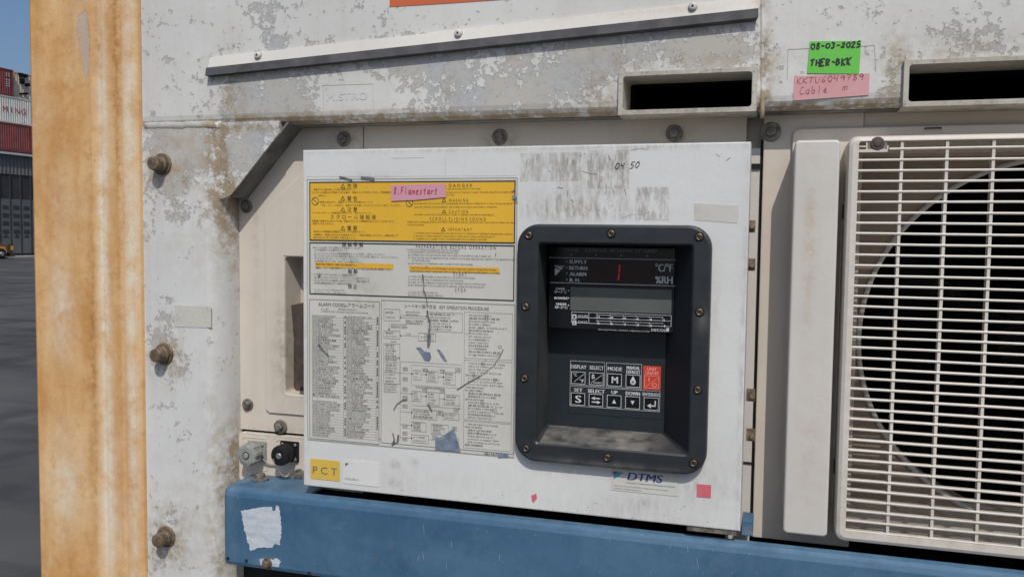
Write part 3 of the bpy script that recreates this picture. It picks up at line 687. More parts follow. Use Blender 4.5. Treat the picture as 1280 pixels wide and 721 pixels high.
# front face with opening, sides, back
gridplate(m,[xBoxL+.0015,xBoxR-.0015],[zBoxB+.0015,zBoxT-.0015],[op],YB)
r0=[(xBoxL+.0015,zBoxB+.0015),(xBoxR-.0015,zBoxB+.0015),(xBoxR-.0015,zBoxT-.0015),(xBoxL+.0015,zBoxT-.0015)]
r1=[(xBoxL+.0004,zBoxB+.0004),(xBoxR-.0004,zBoxB+.0004),(xBoxR-.0004,zBoxT-.0004),(xBoxL+.0004,zBoxT-.0004)]
r2=[(xBoxL,zBoxB),(xBoxR,zBoxB),(xBoxR,zBoxT),(xBoxL,zBoxT)]
m.strip([[(x,YB,z) for x,z in r0],[(x,YB+.0004,z) for x,z in r1],[(x,YB+.0015,z) for x,z in r2],[(x,YB+.035,z) for x,z in r2]],True)
m.build('door','box',bx)
m = MB(); m.box(xBoxL+.012,xBoxR-.018,YB+.036,D0+.20,zBoxB+.012,zBoxT-.012); m2=m
m = MB(); dd=(xBoxL+.012,xBoxR-.018,zBoxB+.012,zBoxT-.012)
m.strip([[(dd[a],yy_,dd[b]) for a,b in ((0,2),(1,2),(1,3),(0,3))] for yy_ in (YB+.034,D0+.22)],True,False,True); m.build('casing','cover',bx)
for v in (283,331,495,545):
    x,z = P(937,v,YB+.02); m = MB(); m.cylY(x+.003,z,[(.0028,YB+.018),(.0034,YB+.021),(.0034,YB+.03)],10); m.box(x-.004,x+.006,YB+.026,YB+.031,z-.007,z+.007); m.build('hinge','bolt',bx)
m = MB(); m.box(xBoxR-.06,xBoxR-.004,YB+.002,YB+.03,zBoxB-.006,zBoxB-.0005); m.build('bottom_clip','bolt_grey',bx)
# writing by hand on the door
m = flat(); pen(m,'04:50',768,212,6.2,8,YB-.0004,.9,tilt=.05,slant=.3); m.build('handwriting','ink',bx)
m = flat()
def scr(pts,wd,y=YB-.0003):
    q=[P(a,b,y) for a,b in pts]
    for a_,b_ in zip(q,q[1:]): m.quadline(a_,b_,wd*.00095*random.uniform(.6,1.2),y-.00001*random.randint(0,8))
scr([(728,214),(736,217),(747,218)],.4); scr([(749,197),(750,226),(748,236)],.35); scr([(780,200),(793,195),(803,199)],.0001)
scr([(697,234),(704,235.5)],.8); scr([(776,273),(790,268),(806,268),(812,264)],.35); scr([(788,188),(800,186),(810,187)],.4)
scr([(895,193),(900,196)],.6); scr([(908,201),(913,197)],.6)
for k_ in range(26):
    a=random.uniform(655,785); b=random.uniform(190,275); scr([(a,b),(a+random.uniform(-3,3),b+random.uniform(1,9))],random.uniform(.25,.6))
for k_ in range(34):
    a=random.uniform(400,900); b=random.uniform(592,616)+(a-400)*.085; scr([(a,b),(a+random.uniform(-3,3),b+random.uniform(-2,2))],random.uniform(.2,.6))
m.build('scratches','scuff',bx)
m = flat()
for a,b in (((490,198),(530,197)),((557,196),(556.5,229)),((383,221),(500,220.6)),((500,220.6),(646,219.8))): m.quadline(P(*a,YB-.0003),P(*b,YB-.0003),.00032,YB-.0003)
m.build('clear_tape_edge','hair',bx)
m = sheetpx([(868,254),(924,257),(922,279),(868,275)], YB-.0004); m.build('old_tape','tape_old',bx)
m = sheetpx([(664,619),(670,616.5),(671.5,622),(667,628),(665,626)], YB-.0004); m.build('red_paint_spot','red',bx)

# ---- control panel
cpn = thing('temperature_controller', ((pan[0]+pan[1])/2,YB,pan[2]), 'charcoal control panel with dark display, keypad and one red key', 'controller')
YF = D0-.043
oo = R4(671,863,305.5,561,YF)          # opening
outer = rr(*pan[:2],pan[2],pan[3],.026,7)
sh_ = .003
def inset(q,d): return (q[0]+d,q[1]-d,q[2]+d,q[3]-d)
innr = rr(oo[0],oo[1],oo[2],oo[3],.004,7)
oc = D0+.043
ii = [P(u,v,oc) for u,v in ((688.5,300),(833.5,300),(831,543),(684,529.5))]
ix0,ix1,iz0,iz1 = (ii[0][0]+ii[3][0])/2,(ii[1][0]+ii[2][0])/2,(ii[2][1]+ii[3][1])/2,oo[3]-.003
inr2 = rr(ix0,ix1,iz0,iz1,.003,7)
m = MB()
m.strip([[(x,YB-.0002,z) for x,z in outer],[(x,YF+.003,z) for x,z in outer],[(x,YF+.0008,z) for x,z in rr(*inset(pan,.0009),.0255,7)],[(x,YF,z) for x,z in rr(*inset(pan,.003),.024,7)],
         [(x,YF,z) for x,z in rr(oo[0]-.002,oo[1]+.002,oo[2]-.002,oo[3]+.002,.005,7)],[(x,YF+.0015,z) for x,z in innr]],True)
bz = m.build('bezel','bezel',cpn)
n_ = len(innr)
side = MB(); sill = MB()
for q in range(n_):
    a,b = innr[q],innr[(q+1)%n_]; c_,d_ = inr2[(q+1)%n_],inr2[q]
    tgt = sill if (max(a[1],b[1]) < oo[2]+.0045 and abs(a[0]-b[0])>.02) else side
    tgt.poly([(a[0],YF+.0015,a[1]),(b[0],YF+.0015,b[1]),(c_[0],oc,c_[1]),(d_[0],oc,d_[1])])
side.build('recess_wall',_panel('recess_plastic',(.016,.020,.025),(.10,.10,.10),[(672,450,8,120,.6)],D0-.02,.8),cpn); sill.build('sill','dust_sill',cpn)
m = MB(); m.poly([(x,oc,z) for x,z in inr2]); m.build('back_plate','keypad',cpn)
for (u,v) in ((661,294),(764,292),(874,296),(657,383),(874.5,390),(655.5,472.5),(872,487),(657.5,560),(759,571.5),(867,578.5)):
    x,z = P(u,v,YF); m = MB(); m.cylY(x,z,[(.0052,YF-.0006),(.0056,YF-.0003),(.0058,YF+.0005)],20); sw = m.build('screw','black',cpn)
    m = MB(); m.cylY(x,z,[(.0016,YF-.0012),(.0030,YF-.0020),(.0038,YF-.0016),(.0040,YF-.0003)],16); m.build('screw_head','screw',sw,smooth=False)
    m = MB(); m.cylY(x,z,[(.0015,YF-.0023),(.0015,YF-.0012)],6); m.build('socket','ink',sw)
# display unit
YD = oc-.030
dp = [P(u,v,YD) for u,v in ((686.5,322),(848,326),(847,414),(690,403))]
dx0,dx1 = dp[0][0],min(P(850,370,YD)[0],oo[1]-.002); dz0 = P(768,413,YD)[1]; dz1=oo[3]-.004
# the panel keeps clear of the tapering right wall
fr_ = (YD-YF)/(oc-YF); dx1 = min(dx1, oo[1]+(ix1-oo[1])*fr_-.0005); dx0 = max(dx0, oo[0]+(ix0-oo[0])*fr_+.001)
m = MB(); m.prism([(dx0,dz0),(dx1,dz0),(dx1,dz1),(dx0,dz1)],YD,oc-.0003,[(dx0,dz0),(ix1-.001,dz0),(ix1-.001,dz1),(dx0,dz1)]); dis = m.build('display','display',cpn,bevel=.0008)
def DU(u):   # squeeze photo columns of the display into the real width
    return u
y1 = YD-.0004
m = MB(); q = R4(737,818,326,357,y1); m.box(q[0],q[1],y1,YD-.0001,q[2],q[3]); m.build('led_window','led_window',dis)
m = MB(); q = R4(713,839.5,360.5,390,y1); m.box(q[0],min(q[1],dx1-.002),y1,YD-.0001,q[2],q[3]); m.build('lcd_screen','lcd',dis)
m = flat(); y2 = YD-.0007
quadpx(m,[(774,331),(775.6,331),(774.8,340),(773.2,340)],y2); quadpx(m,[(773.0,341.5),(774.6,341.5),(773.6,350),(772,350)],y2); m.build('digit','led',dis)
m = flat()
for s_,u,v,h,wd in (('SUPPLY',711.5,327,3.7,21.5),('RETURN',711.5,334.7,3.7,22),('ALARM',712,342.3,3.7,20),('R. H.',712,349.8,3.5,12.5)): text(m,s_,u,v,h+.9,wd,y2,bold=.7)
text(m,'°C/°F',819,334.5,9.5,21,y2,bold=.9,res=3); text(m,'%RH',819,349.5,9.2,21,y2,bold=.9,res=3)
for s_,u,v,wd in (('OVER',694.5,360.7,11.5),('SP+3°C',692.5,364.6,15.5),('IN RANGE',693,372.2,16),('UNDER',695,379.8,13),('SP-3°C',693.5,383.8,15.5)): text(m,s_,u,v,2.9,wd,y2,bold=.4)
for v in (363,372.5,381.5): quadpx(m,[(710,v-1),(712,v),(710,v+1)],y2)
for (a,b) in (((686,321.8),(848,325)),((688,353),(848,357.5))): m.quadline(P(*a,y2),P(*b,y2),.0007,y2)
# history table
t0 = R4(714.5,839,392,405.5,y2); zr=(t0[2]+t0[3])/2; xr1=min(t0[1],dx1-.002)
m.frame(t0[0],xr1,t0[2],t0[3],.0005,y2); m.quadline((t0[0],zr),(xr1,zr),.0005,y2); xc_=P(736,398,y2)[0]; m.quadline((xc_,t0[2]),(xc_,t0[3]),.0005,y2)
for r_,nums in ((0,('-12','-10','-8','-6','-4','-2')),(1,('-6','-5','-4','-3','-2','-1'))):
    vv0 = 392.5+r_*7.4
    for q_,s_ in enumerate(nums):
        uu = 746.5+q_*16.3; dv=(uu-746)*.045
        text(m,s_,uu,vv0+3.8+dv,2.9,6,y2-.0001,'c',bold=.5); a=P(uu-.5,vv0+.6+dv,y2); m.quadline(a,(a[0]+.001,a[1]),.0011,y2-.0001)
    a=P(745,vv0+.9,y2); m.quadline(a,(P(829,vv0+4.6,y2)[0],a[1]),.0004,y2)
    quadpx(m,[(715.5,vv0+.3),(720.5,vv0+.4),(720.5,vv0+6.3),(715.5,vv0+6.2)],y2-.0001)
text(m,'HOURS',722.5,394.8,3,12.5,y2,bold=.1); text(m,'DAYS',723,402.3,3,11,y2,bold=.1)
text(m,'HIGH ELECTRONIC CONTROL OPERATION SYSTEM',748,411.6,1.3,63,y2); text(m,'DECOS',814,412.2,3.3,18,y2,bold=.2); quadpx(m,[(833,409.8),(836.5,409.9),(836,414.3),(832.7,414.2)],y2)
# maker's mark: bright slanted triangle
quadpx(m,[(693.5,333.5),(704.5,333.8),(701.5,337)],y2); quadpx(m,[(693.5,335.2),(700.8,337.8),(694,344.5)],y2); quadpx(m,[(693,331.6),(705.5,332),(705.2,332.9),(693,332.5)],y2)
m.build('lettering','ink_white',dis)
m = flat(); text(m,'1',716.8,395.8,3.6,2.2,y2-.0004); text(m,'2',716.5,403.2,3.6,2.8,y2-.0004); m.build('row_numbers','ink',dis)
m = flat()
for s_,u,wd in (('COMP',706,16.5),('DEFROST',731.5,27),('IN RANGE',763,27.5),('DE HUMID.',794,28)): text(m,s_,u,312.5+(u-706)*.008,4.2,wd,y2,bold=.7)
for u,v in ((708.5,326.5),(708.5,334),(708.5,341.7),(708.5,349.3),(714.5,318.6),(745,319),(776.5,319.4),(809,320)):
    a=P(u,v,y2); rd=.0014; m.poly([(a[0]+rd*math.cos(q*.785),y2,a[1]+rd*math.sin(q*.785)) for q in range(8)])
m.build('faint_lettering','ink_grey',dis)
# keypad
kp = MB(); yk = oc-.0008
q = R4(711,829,449,520,yk); kp.box(q[0],min(q[1],ix1-.002),yk,oc-.0001,q[2],q[3]); kpo = kp.build('keypad','keypad',cpn)
y3 = yk-.0003
keys = [('°C/°F',0,0),('B/CHART',1,0),('M',2,0),('DROP',3,0),('I/O',4,0),('S',0,1),('ARROWS',1,1),('UP',2,1),('DOWN',3,1),('ENTER',4,1)]
kx0 = P(714.5,470,y3)[0]; kw = P(731.5,470,y3)[0]-kx0; pit_ = (P(803.8+2,476,y3)[0]-kx0)/4.0
ztopk = P(722.5,464.5,y3)[1]; khh = PX(722,470,y3)[1]*14.8; zrow2 = P(722.5,491,y3)[1]
def K(i,j,s,t):     # point in a key, s,t in 0..1 (t upwards)
    return (kx0+pit_*i+kw*s, (ztopk if j==0 else zrow2)-khh*(1-t))
sx_, sz_ = PX(770,480,y3)
wm = flat(); rm = MB(); rw = flat(); UVP = [y3]
def UV(x,z,yy=None):
    c_ = RC @ Vector((x, UVP[0], z-CAMZ)); return (CU+F*c_.x/c_.z, CV+F*c_.y/c_.z)
lw = .0006
for nm,i,j in keys:
    a = K(i,j,0,0); b = K(i,j,1,1)
    kb = MB()
    tgt = rw if nm=='I/O' else wm
    if nm == 'I/O':
        kb.box(a[0]-.0022,b[0]+.0022,y3-.0003,yk-.00005,a[1]-.0022,P(815,457.5,y3)[1]); kb.build('key','key_red',kpo,bevel=.0003,label='red unit on/off key')
    else:
        kb.box(a[0]+lw,b[0]-lw,y3-.0002,yk-.00005,a[1]+lw,b[1]-lw); kb.build('key','display',kpo)
    yk2 = y3-.0006
    tgt.frame(a[0],b[0],a[1],b[1],lw,yk2)
    cu,cv = UV(*K(i,j,.5,.5))
    if nm == 'M': text(wm,'M',cu,cv,8.5,7.4,yk2,'c',bold=.6,res=3)
    if nm == 'S': text(wm,'S',cu,cv,8.8,7,yk2,'c',bold=.7,res=3)
    if nm == '°C/°F': wm.quadline(K(i,j,.2,.15),K(i,j,.92,.85),lw*.8,yk2); t1=UV(*K(i,j,.1,.75)); text(wm,'°C',t1[0],t1[1],4,5,yk2,bold=.2); t1=UV(*K(i,j,.6,.25)); text(wm,'°F',t1[0],t1[1],4,5,yk2,bold=.2)
    if nm == 'B/CHART': wm.quadline(K(i,j,.12,.15),K(i,j,.92,.85),lw*.8,yk2); t1=UV(*K(i,j,.17,.68)); text(wm,'B',t1[0],t1[1],5.5,3.4,yk2,bold=.2); t1=UV(*K(i,j,.3,.17)); text(wm,'CHART',t1[0],t1[1],2.2,10.5,yk2,bold=.1)
    if nm == 'I/O':
        rw.quadline(K(i,j,.1,.12),K(i,j,.92,.88),lw*.8,yk2); t1=UV(*K(i,j,.27,.7)); text(rw,'I',t1[0],t1[1],5.5,1.2,yk2); t1=UV(*K(i,j,.52,.28)); text(rw,'O',t1[0],t1[1],6,6,yk2,bold=.2)
    if nm == 'UP': wm.poly([(p[0],yk2,p[1]) for p in (K(i,j,.36,.34),K(i,j,.64,.34),K(i,j,.5,.68))])
    if nm == 'DOWN': wm.poly([(p[0],yk2,p[1]) for p in (K(i,j,.36,.66),K(i,j,.64,.66),K(i,j,.5,.32))])
    if nm == 'ENTER':
        wm.quadline(K(i,j,.78,.78),K(i,j,.78,.34),.0016,yk2); wm.quadline(K(i,j,.82,.34),K(i,j,.45,.34),.0016,yk2); wm.poly([(p[0],yk2,p[1]) for p in (K(i,j,.48,.14),K(i,j,.22,.34),K(i,j,.48,.54))])
    if nm == 'ARROWS':
        for t_0,sg in ((.66,-1),(.34,1)):
            wm.quadline(K(i,j,.5-.3*sg,t_0),K(i,j,.5+.12*sg,t_0),.0014,yk2); wm.poly([(p[0],yk2,p[1]) for p in (K(i,j,.5+.08*sg,t_0+.14),K(i,j,.5+.34*sg,t_0),K(i,j,.5+.08*sg,t_0-.14))])
    if nm == 'DROP':
        c_=K(i,j,.5,.42); r_=kw*.20
        pts=[(c_[0],c_[1]+r_*2.2)]+[(c_[0]+r_*math.cos(rad(t)),c_[1]+r_*math.sin(rad(t))) for t in range(30,-211,-24)]
        wm.poly([(x,yk2,z) for x,z in pts][::-1])
        for q_ in range(3):
            an=rad(q_*60); kq=(math.cos(an)*r_*.75,math.sin(an)*r_*.75)
            rm.quadline((c_[0]-kq[0],c_[1]-kq[1]),(c_[0]+kq[0],c_[1]+kq[1]),.0005,yk2-.0002)
def klabel(s,i,j,dv,h,w_,tgt=None,b=.2):
    c0_ = K(i,j,.5,1); uv = UV(*c0_); text(tgt or wm,s,uv[0],uv[1]-dv,h+.2,w_,y3-.0006,'c',bold=b+.12)
klabel('DISPLAY',0,0,6.3,4.4,19.5); klabel('SELECT',1,0,6.3,4.4,17.5); klabel('MODE',2,0,6.3,4.6,17.5,b=.3); klabel('MANUAL',3,0,8.8,4,16.5); klabel('DEFROST',3,0,3.6,4,17.5); klabel('UNIT',4,0,8.6,4,12,rw); klabel('ON/OFF',4,0,3.6,4,17,rw)
klabel('SET',0,1,3.8,4.2,10.5,b=.3); klabel('SELECT',1,1,3.8,4.2,21,b=.3); klabel('UP',2,1,3.8,4.2,7.5,b=.3); klabel('DOWN',3,1,3.8,4.2,17.5,b=.3); klabel('ENTER/ESC',4,1,4.0,4.0,22)
# group outlines
e_ = .0016
def gf(i0,i1,j,zt): a=K(i0,j,0,0); b=K(i1,j,1,1); wm.frame(a[0]-e_,b[0]+e_,a[1]-e_,zt,lw*.7,y3-.0005)
gf(0,1,0,P(731,451.5,y3)[1]); gf(2,3,0,P(731,451.5,y3)[1]); gf(0,4,1,P(722,482.5,y3)[1])
wm.build('lettering','ink_white',kpo); rw.build('lettering',plain('pale_red_print',(.75,.35,.28),.5),kpo); rm.flat=True; rm.build('symbol','ink',kpo)

# ================================================================ STICKERS
def sticker(name, label, pts, mat, y=None, cat='sticker', group=None):
    y = YB-.0006 if y is None else y
    loop = [P(a,b,y) for a,b in pts]
    cx = sum(p[0] for p in loop)/len(loop); cz = min(p[1] for p in loop)
    t = thing(name,(cx,y,cz),label,cat,group); m = MB(); m.prism(loop,y,y+.00045); m.build('backing',mat,t); return t
def rect4(uL,uR,vT,vB,y=None):
    y = YB-.0006 if y is None else y
    return R4(uL,uR,vT,vB,y)
def srect(name,label,uL,uR,vT,vB,mat,y=None,cat='sticker',group=None):
    y = YB-.0006 if y is None else y; q = R4(uL,uR,vT,vB,y)
    t = thing(name,((q[0]+q[1])/2,y,q[2]),label,cat,group); m = MB(); m.prism(rr(q[0],q[1],q[2],q[3],.0008,2),y,y+.00045); m.build('backing',mat,t); return t,q
YT = YB-.0008
UVP[0] = YT-.0004
# --- whole instruction sheet: pale base, yellow field, white field, tables
sh1,qs = srect('instruction_sheet','large bilingual instruction sheet with yellow warning block and alarm code table, left on the box',383.5,645.5,222.5,561,'sheet')
m = flat(); m.frame(qs[0]+.001,qs[1]-.001,qs[2]+.001,qs[3]-.001,.0004,YT-.0001)
m.build('outline','ink_soft',sh1)
yq = R4(387.5,643.5,227.3,301.8,YT)
m = MB(); m.box(yq[0],yq[1],YT-.0001,YT+.0001,yq[2],yq[3]); wf = m.build('warning_field','yellow',sh1)
wq = R4(387.5,642.5,305.2,371.2,YT)
y5 = YT-.0004
m = flat(); m.frame(yq[0],yq[1],yq[2],yq[3],.0014,y5); m.frame(wq[0],wq[1],wq[2],wq[3],.0013,y5); m.build('black_border','ink',sh1)
for (a,b,c_,d_) in ((394,492,328.7,335.3),(511.5,624,333.2,340.7)):
    q = R4(a,b,c_,d_,YT); m = MB(); m.box(q[0],q[1],YT-.0001,YT+.0001,q[2],q[3]); m.build('orange_highlight','orange_hl',sh1)
hb = flat(); hs = flat(); hy = flat()
def tri(mb,u,v,s):
    sx,sz = PX(u,v,y5); x,z = P(u,v,y5); a=(x-s*sx/2,z-s*sz*.4); b=(x+s*sx/2,z-s*sz*.4); c_=(x,z+s*sz*.5)
    for p,q in ((a,b),(b,c_),(c_,a)): mb.quadline(p,q,.0006,y5)
    mb.quadline((x,z+s*sz*.25),(x,z-s*sz*.12),.0005,y5); mb.quadline((x,z-s*sz*.2),(x,z-s*sz*.3),.0005,y5)
def ring(mb,u,v,r):
    x,z = P(u,v,y5); sx = PX(u,v,y5)[0]; r*=sx; n=18
    pts=[(x+r*math.cos(2*math.pi*q/n),z+r*math.sin(2*math.pi*q/n)) for q in range(n+1)]
    for p,q in zip(pts,pts[1:]): mb.quadline(p,q,.0008,y5)
    mb.quadline((x-r*.7,z+r*.7),(x+r*.7,z-r*.7),.0008,y5)
# headings on yellow
for s_,u,v in (('危 険',434,232.7),('警 告',434,248.3),('注 意',434,262),('重 要',434,285.3)):
    tri(hy,428.5,v,5.5); text(hy,s_,u,v,4.6,12.5,y5)
text(hy,'ス ク ロ ー ル 接 触 音',413,271.3,4.4,56,y5)
for s_,u,v,w_,tu in (('D A N G E R',561,232,29,555),('W A R N I N G',561,250.5,24,555),('C A U T I O N',561,264.5,24,555),('I M P O R T A N T',560,286.8,29.5,554)):
    tri(hy,tu,v,5); text(hy,s_,u,v,3.9,w_,y5)
text(hy,'S C R O L L  S L I D I N G  S O U N D',537,273.6,4.1,69,y5)
ring(hy,394,251.5,4.2); ring(hy,511.8,253.5,4.3)
jp = ['電源プラグを抜き差しする時は電源を切ること。','コンテナの点検は必ず電源プラグを抜き、電源スイッチを切ってから、内部機器を','点検すること。','感電の恐れあり、運転中プラグに手を触れないこと。','なお、ブレーカを切り、電源プラグを抜いてからファンカバーを外してください。','ファンモータプーリの高速回転に注意のこと、手を入れないこと。','圧縮機の起動または停止する時、内部スクロールの接触音が聞こえることがあります。','異常ではありません。','庫内および凝縮器は定期的にスチームで清掃すること。','作業時は、保護メガネなどを着用すること。冷媒が皮膚にかかると、凍傷を起こす','恐れがあるため十分注意して取り扱うこと。']
jpv = [(392,237.2,52),(390,240.8,96),(398,244.6,10),(400,252.8,65),(402,256.8,98),(390,266,73),(390,276.1,100),(391,279.5,27),(392,289.3,64),(392,293.3,103),(392,296.8,52)]
for s_,(u,v,w_) in zip(jp,jpv): text(hy,s_,u,v,1.9,w_,y5,res=1)
en = [('TURN OFF POWER SUPPLY TO UNIT WHEN',558,236.3,42),('PLUGGING IN OR OUT. BE SURE TO CONNECT THE POWER CABLE WITH DISCONNECT OFF',558,240.6,80),('PRIOR TO SERVICE.',558,243.8,10),
('BE SURE NOT TO TOUCH THE CONDENSER FAN DURING OPERATION. IT MAY CAUSE AN INJURY',518,254.5,120),('ALSO BE SURE NOT TO DISCONNECT THE POWER PLUG WHILE THE SYSTEM IS OPERATING.',518,258.8,101),
('SECURELY CLOSE THE CONTROL BOX COVER TO PREVENT WATER FROM ENTERING.',518,268.2,97),('WHEN THE COMPRESSOR STARTS OR STOPS, IT MAY CREATE SCROLL SLIDING SOUND. THIS DOES NOT MEAN TROUBLE',509,277.4,129),('THIS IS NORMAL.',509,281,22),
('1. CONFIRM THAT THE RANGE IS COOLED DOWN TO TRANSPORT TEMPERATURE BEFORE LOADING.',517,291.3,120),('2. BE SURE TO WASH THE BODY, INSIDE AND OUTSIDE, WITH CLEAN WATER BEFORE PTI.',517,294.9,99),('3. CAREFULLY WASH THE CONDENSER WITH FRESH WATER.',517,298.4,90)]
for s_,u,v,w_ in en: text(hy,s_,u,v,1.9,w_,y5,res=1)
hy.build('lettering','ink_brown',wf)
# preparation block
for s_,u,v,w_,h in (('運 転 準 備',427.5,305.5,26,4.3),('始 動',435,339,11.5,4),('停 止',435,358.2,11,4)): text(hb,s_,u,v+(.0),h,w_,y5,bold=.2)
jp2=[('次のことを点検してから電源プラグを接続してください。',391,309.2,60),('(1) 冷媒系統のガス漏れがないこと。',393,312.3,42),('(2) ユニットスイッチおよび電源開閉器をオンにする前に、OFFにしてください。',393,316.4,86),('(3) コントロールボックス内の接続が緩い場合は、ターミナルを増し締めする。ロックしてください。',393,319.6,102),('    ボックスのキーロックし、プレートを外してはいけない。',393,322.8,55),('(4) 表示器の各ランプが、点灯するかを確認すること。',393,326.2,60)]
for s_,u,v,w_ in jp2: text(hs,s_,u,v,2,w_,y5,res=1)
for s_,u,v,w_ in (('乾電池で作動する記録計付は、運転前に電池の残量を確認すること',395,330.3,51),('確認し、チャート紙を交換すること。コンプレッサーは三分以上停止後に再始動ください。',395,334.6,93)): text(hb,s_,u,v,2,w_,y5,res=1)
for k_,(s_,w_) in enumerate((('(1) 電源スイッチ（10A 200V）の、切換器を選定する。',52),('(2) ユニットスイッチをONにし、コントローラの設定を行うこと。',68),('(3) コンプレッサーが自動起動し庫内ファンがすぐに運転を開始する。',68),('(4) 庫内温度設定値にあわせ運転状況を確認のこと。',53))): text(hs,s_,393,342.6+k_*3.6,2,w_,y5,res=1)
for k_,(s_,w_) in enumerate((('(1) ユニットスイッチをOFFにする。',38),('(2) サーキットブレーカをOFFにする。',40))): text(hs,s_,393,361.8+k_*3.5,2,w_,y5,res=1)
text(hs,'P R E P A R A T I O N   B E F O R E   O P E R A T I O N',520,308.2,4.1,97,y5)
for s_,u,v,w_ in (('1.CONNECT PLUG AFTER CHECKING AND FOR THE FOLLOWING',508,311.8,65),('(1) NO REFRIGERANT GAS SYSTEM GAS REFRIGERANT LEAK.',510,314.7,62),('(2) CONFIRM THAT THE UNIT SWITCH AND THE POWER SOURCE SWITCH ARE TURNED OFF.',510,318.3,101),('(3) TURN ON THE CIRCUIT BREAKER IN THE CONTROL BOX IF REQUIRED BEFORE STARTING THE GENERATOR SET',510,321.9,129),('    IN THE DIESEL SHIP.',515,325.2,23),('(4) ELECTRICAL PLUG TERMINALS AND CONNECTIONS ARE NORMAL.',510,328.9,80)): text(hs,s_,u,v,2,w_,y5,res=1)
for s_,v,w_ in (('TURN ON THE SWITCH OF THE TEMPERATURE RECORDER AND CHECK IF THE BATTERY WORKS',335.0,104),('IF RECORDING CHART IS REPLACED WITH A NEW ONE. COMPRESSOR REFRIGERATE IS SUITABLE.',338.6,109)): text(hb,s_,513,v,2,w_,y5,res=1)
text(hs,'S T A R T',567,342.6,4.2,16,y5); text(hs,'S T O P',569,362.5,4.2,13,y5)
for k_,(s_,w_) in enumerate((('(1) TURN ON THE POWER SOURCE SWITCH OR SUPPLY 200V CLASS.',82),('(2) TURN ON THE CIRCUIT BREAKER IN THE CONTROL BOX.',68),('(3) TURN ON THE UNIT SWITCH AND SELECT SET TEMPERATURE IN CONTROL BOX.',95),('(4) SET TEMPERATURE IS SET ACCORDING TO MANUAL OPERATION BEFORE BELOW.',93))): text(hs,s_,510,345.3+k_*3.6,2,w_,y5,res=1)
for k_,(s_,w_) in enumerate((('(1) TURN OFF THE UNIT SWITCH.',37),('(2) TURN OFF THE BREAKER SWITCH.',43))): text(hs,s_,510,366-1.0+k_*3.3,2,w_,y5,res=1)
# ---- alarm code table
at = R4(387,474,375.5,551,y5); m = hs
m.frame(at[0],at[1],at[2],at[3],.0005,y5)
text(hs,'ALARM CODES  アラームコード',398,380,4.2,69,y5)
text(hs,'エラー表示',401,386,1.8,10,y5,res=1); text(hb,'LAMP BLINK FUNCTION LIST IS',422.5,386.3,1.8,23,y5,res=1); text(hs,'COMPRESSOR START CONTINUED TRANSPORTATION PROCEDURE',401,388.8,1.8,58,y5,res=1)
words = 'SENSOR TEMP HIGH LOW PRESSURE SWITCH CUT OFF SUCTION GAS DISCHARGE RETURN AIR SUPPLY VALVE MOTOR CLOCK BATTERY OPEN SHORT CIRCUIT POWER FAULT DEFROST TIMER HEATER CPU CURRENT PHASE VOLTAGE EVAPORATOR AMBIENT HUMIDITY SAVE ERROR CHECK'.split()
jw = '吸入ガス温度センサ 吐出圧力異常 蒸発器入口 電源電圧低下 高圧開閉器作動 時計異常 電池電圧 センサ断線 電動弁異常 湿度センサ 過電流'.split()
random.seed(21)
tx0 = P(390,470,y5)[0]; tw=[(390.5,432.5),(433.5,473)]
N_=46
for ci,(ua,ub) in enumerate(tw):
    q = R4(ua,ub,393.5+ci*1.5,546.5+ci*2,y5); dz=(q[3]-q[2])/N_; wq_=q[1]-q[0]
    for r_ in range(N_):
        if r_ in (28,31) and ci==0 and r_==31: continue
        z = q[3]-dz*(r_+.5); u_,v_ = (ua,393.5+153*(r_+.5)/N_+ (ci*1.5))
        # code cell
        uc = UV(q[0]+wq_*.02,z)
        text(hb,random.choice('EFHJ')+'%d%02d'%(random.randint(1,4),random.randint(0,20)),uc[0],uc[1],1.9,5.0,y5,res=1)
        wd = random.uniform(.35,.80); s_=' '.join(random.choice(words) for _ in range(3)) if random.random()<.55 else random.choice(jw)+random.choice(jw)
        uc = UV(q[0]+wq_*.17,z); text(hb,s_,uc[0],uc[1],1.9,(ub-ua)*wd*.82,y5,res=1)
        m.quadline((q[0],z-dz/2),(q[1],z-dz/2),.00022,y5)
        if random.random()<.6: hb.quadline((q[1]-.0022,z),(q[1]-.0006,z),.0018,y5)
    for fx in (0,.145,.93,1): m.quadline((q[0]+wq_*fx,q[2]),(q[0]+wq_*fx,q[3]),.0003,y5)
# ---- key procedure flow chart
kq = R4(476.5,642.5,378,560,y5); m.frame(kq[0],kq[1],kq[2],kq[3],.0005,y5)
text(hs,'レートキー操作方法   KEY OPERATION PROCEDURE',506,381.6+.5,4.0,102,y5)
def LX(s): return kq[0]+(kq[1]-kq[0])*s
def LZ(t): return kq[3]-(kq[3]-kq[2])*t
def fbox(s0,s1,t0_,t1_,lines=2,big=False):
    m.frame(LX(s0),LX(s1),LZ(t1_),LZ(t0_),.00035,y5)
    for k_ in range(lines):
        z=LZ(t0_+(t1_-t0_)*(k_+.7)/(lines+.4)); u0,v0=UV(LX(s0+.012),z); wd=(s1-s0-.024)*random.uniform(.55,.95)*166
        text(hs,(random.choice(jw) if k_%2==0 else ' '.join(random.choice(words) for _ in range(2))),u0,v0,1.9,wd,y5,res=1)
def arrow(s0,t0_,s1,t1_): m.quadline((LX(s0),LZ(t0_)),(LX(s1),LZ(t1_)),.0003,y5); x,z=LX(s1),LZ(t1_); hb.quadline((x-.001,z),(x+.001,z),.0012,y5)
def note(s,t,wd,lines=1,mb=None):
    for k_ in range(lines):
        u0,v0=UV(LX(s),LZ(t+k_*.0175)); text(mb or hs,(random.choice(jw)+random.choice(jw)) if random.random()<.5 else ' '.join(random.choice(words) for _ in range(3)),u0,v0,1.9,wd*166*random.uniform(.75,1),y5,res=1)
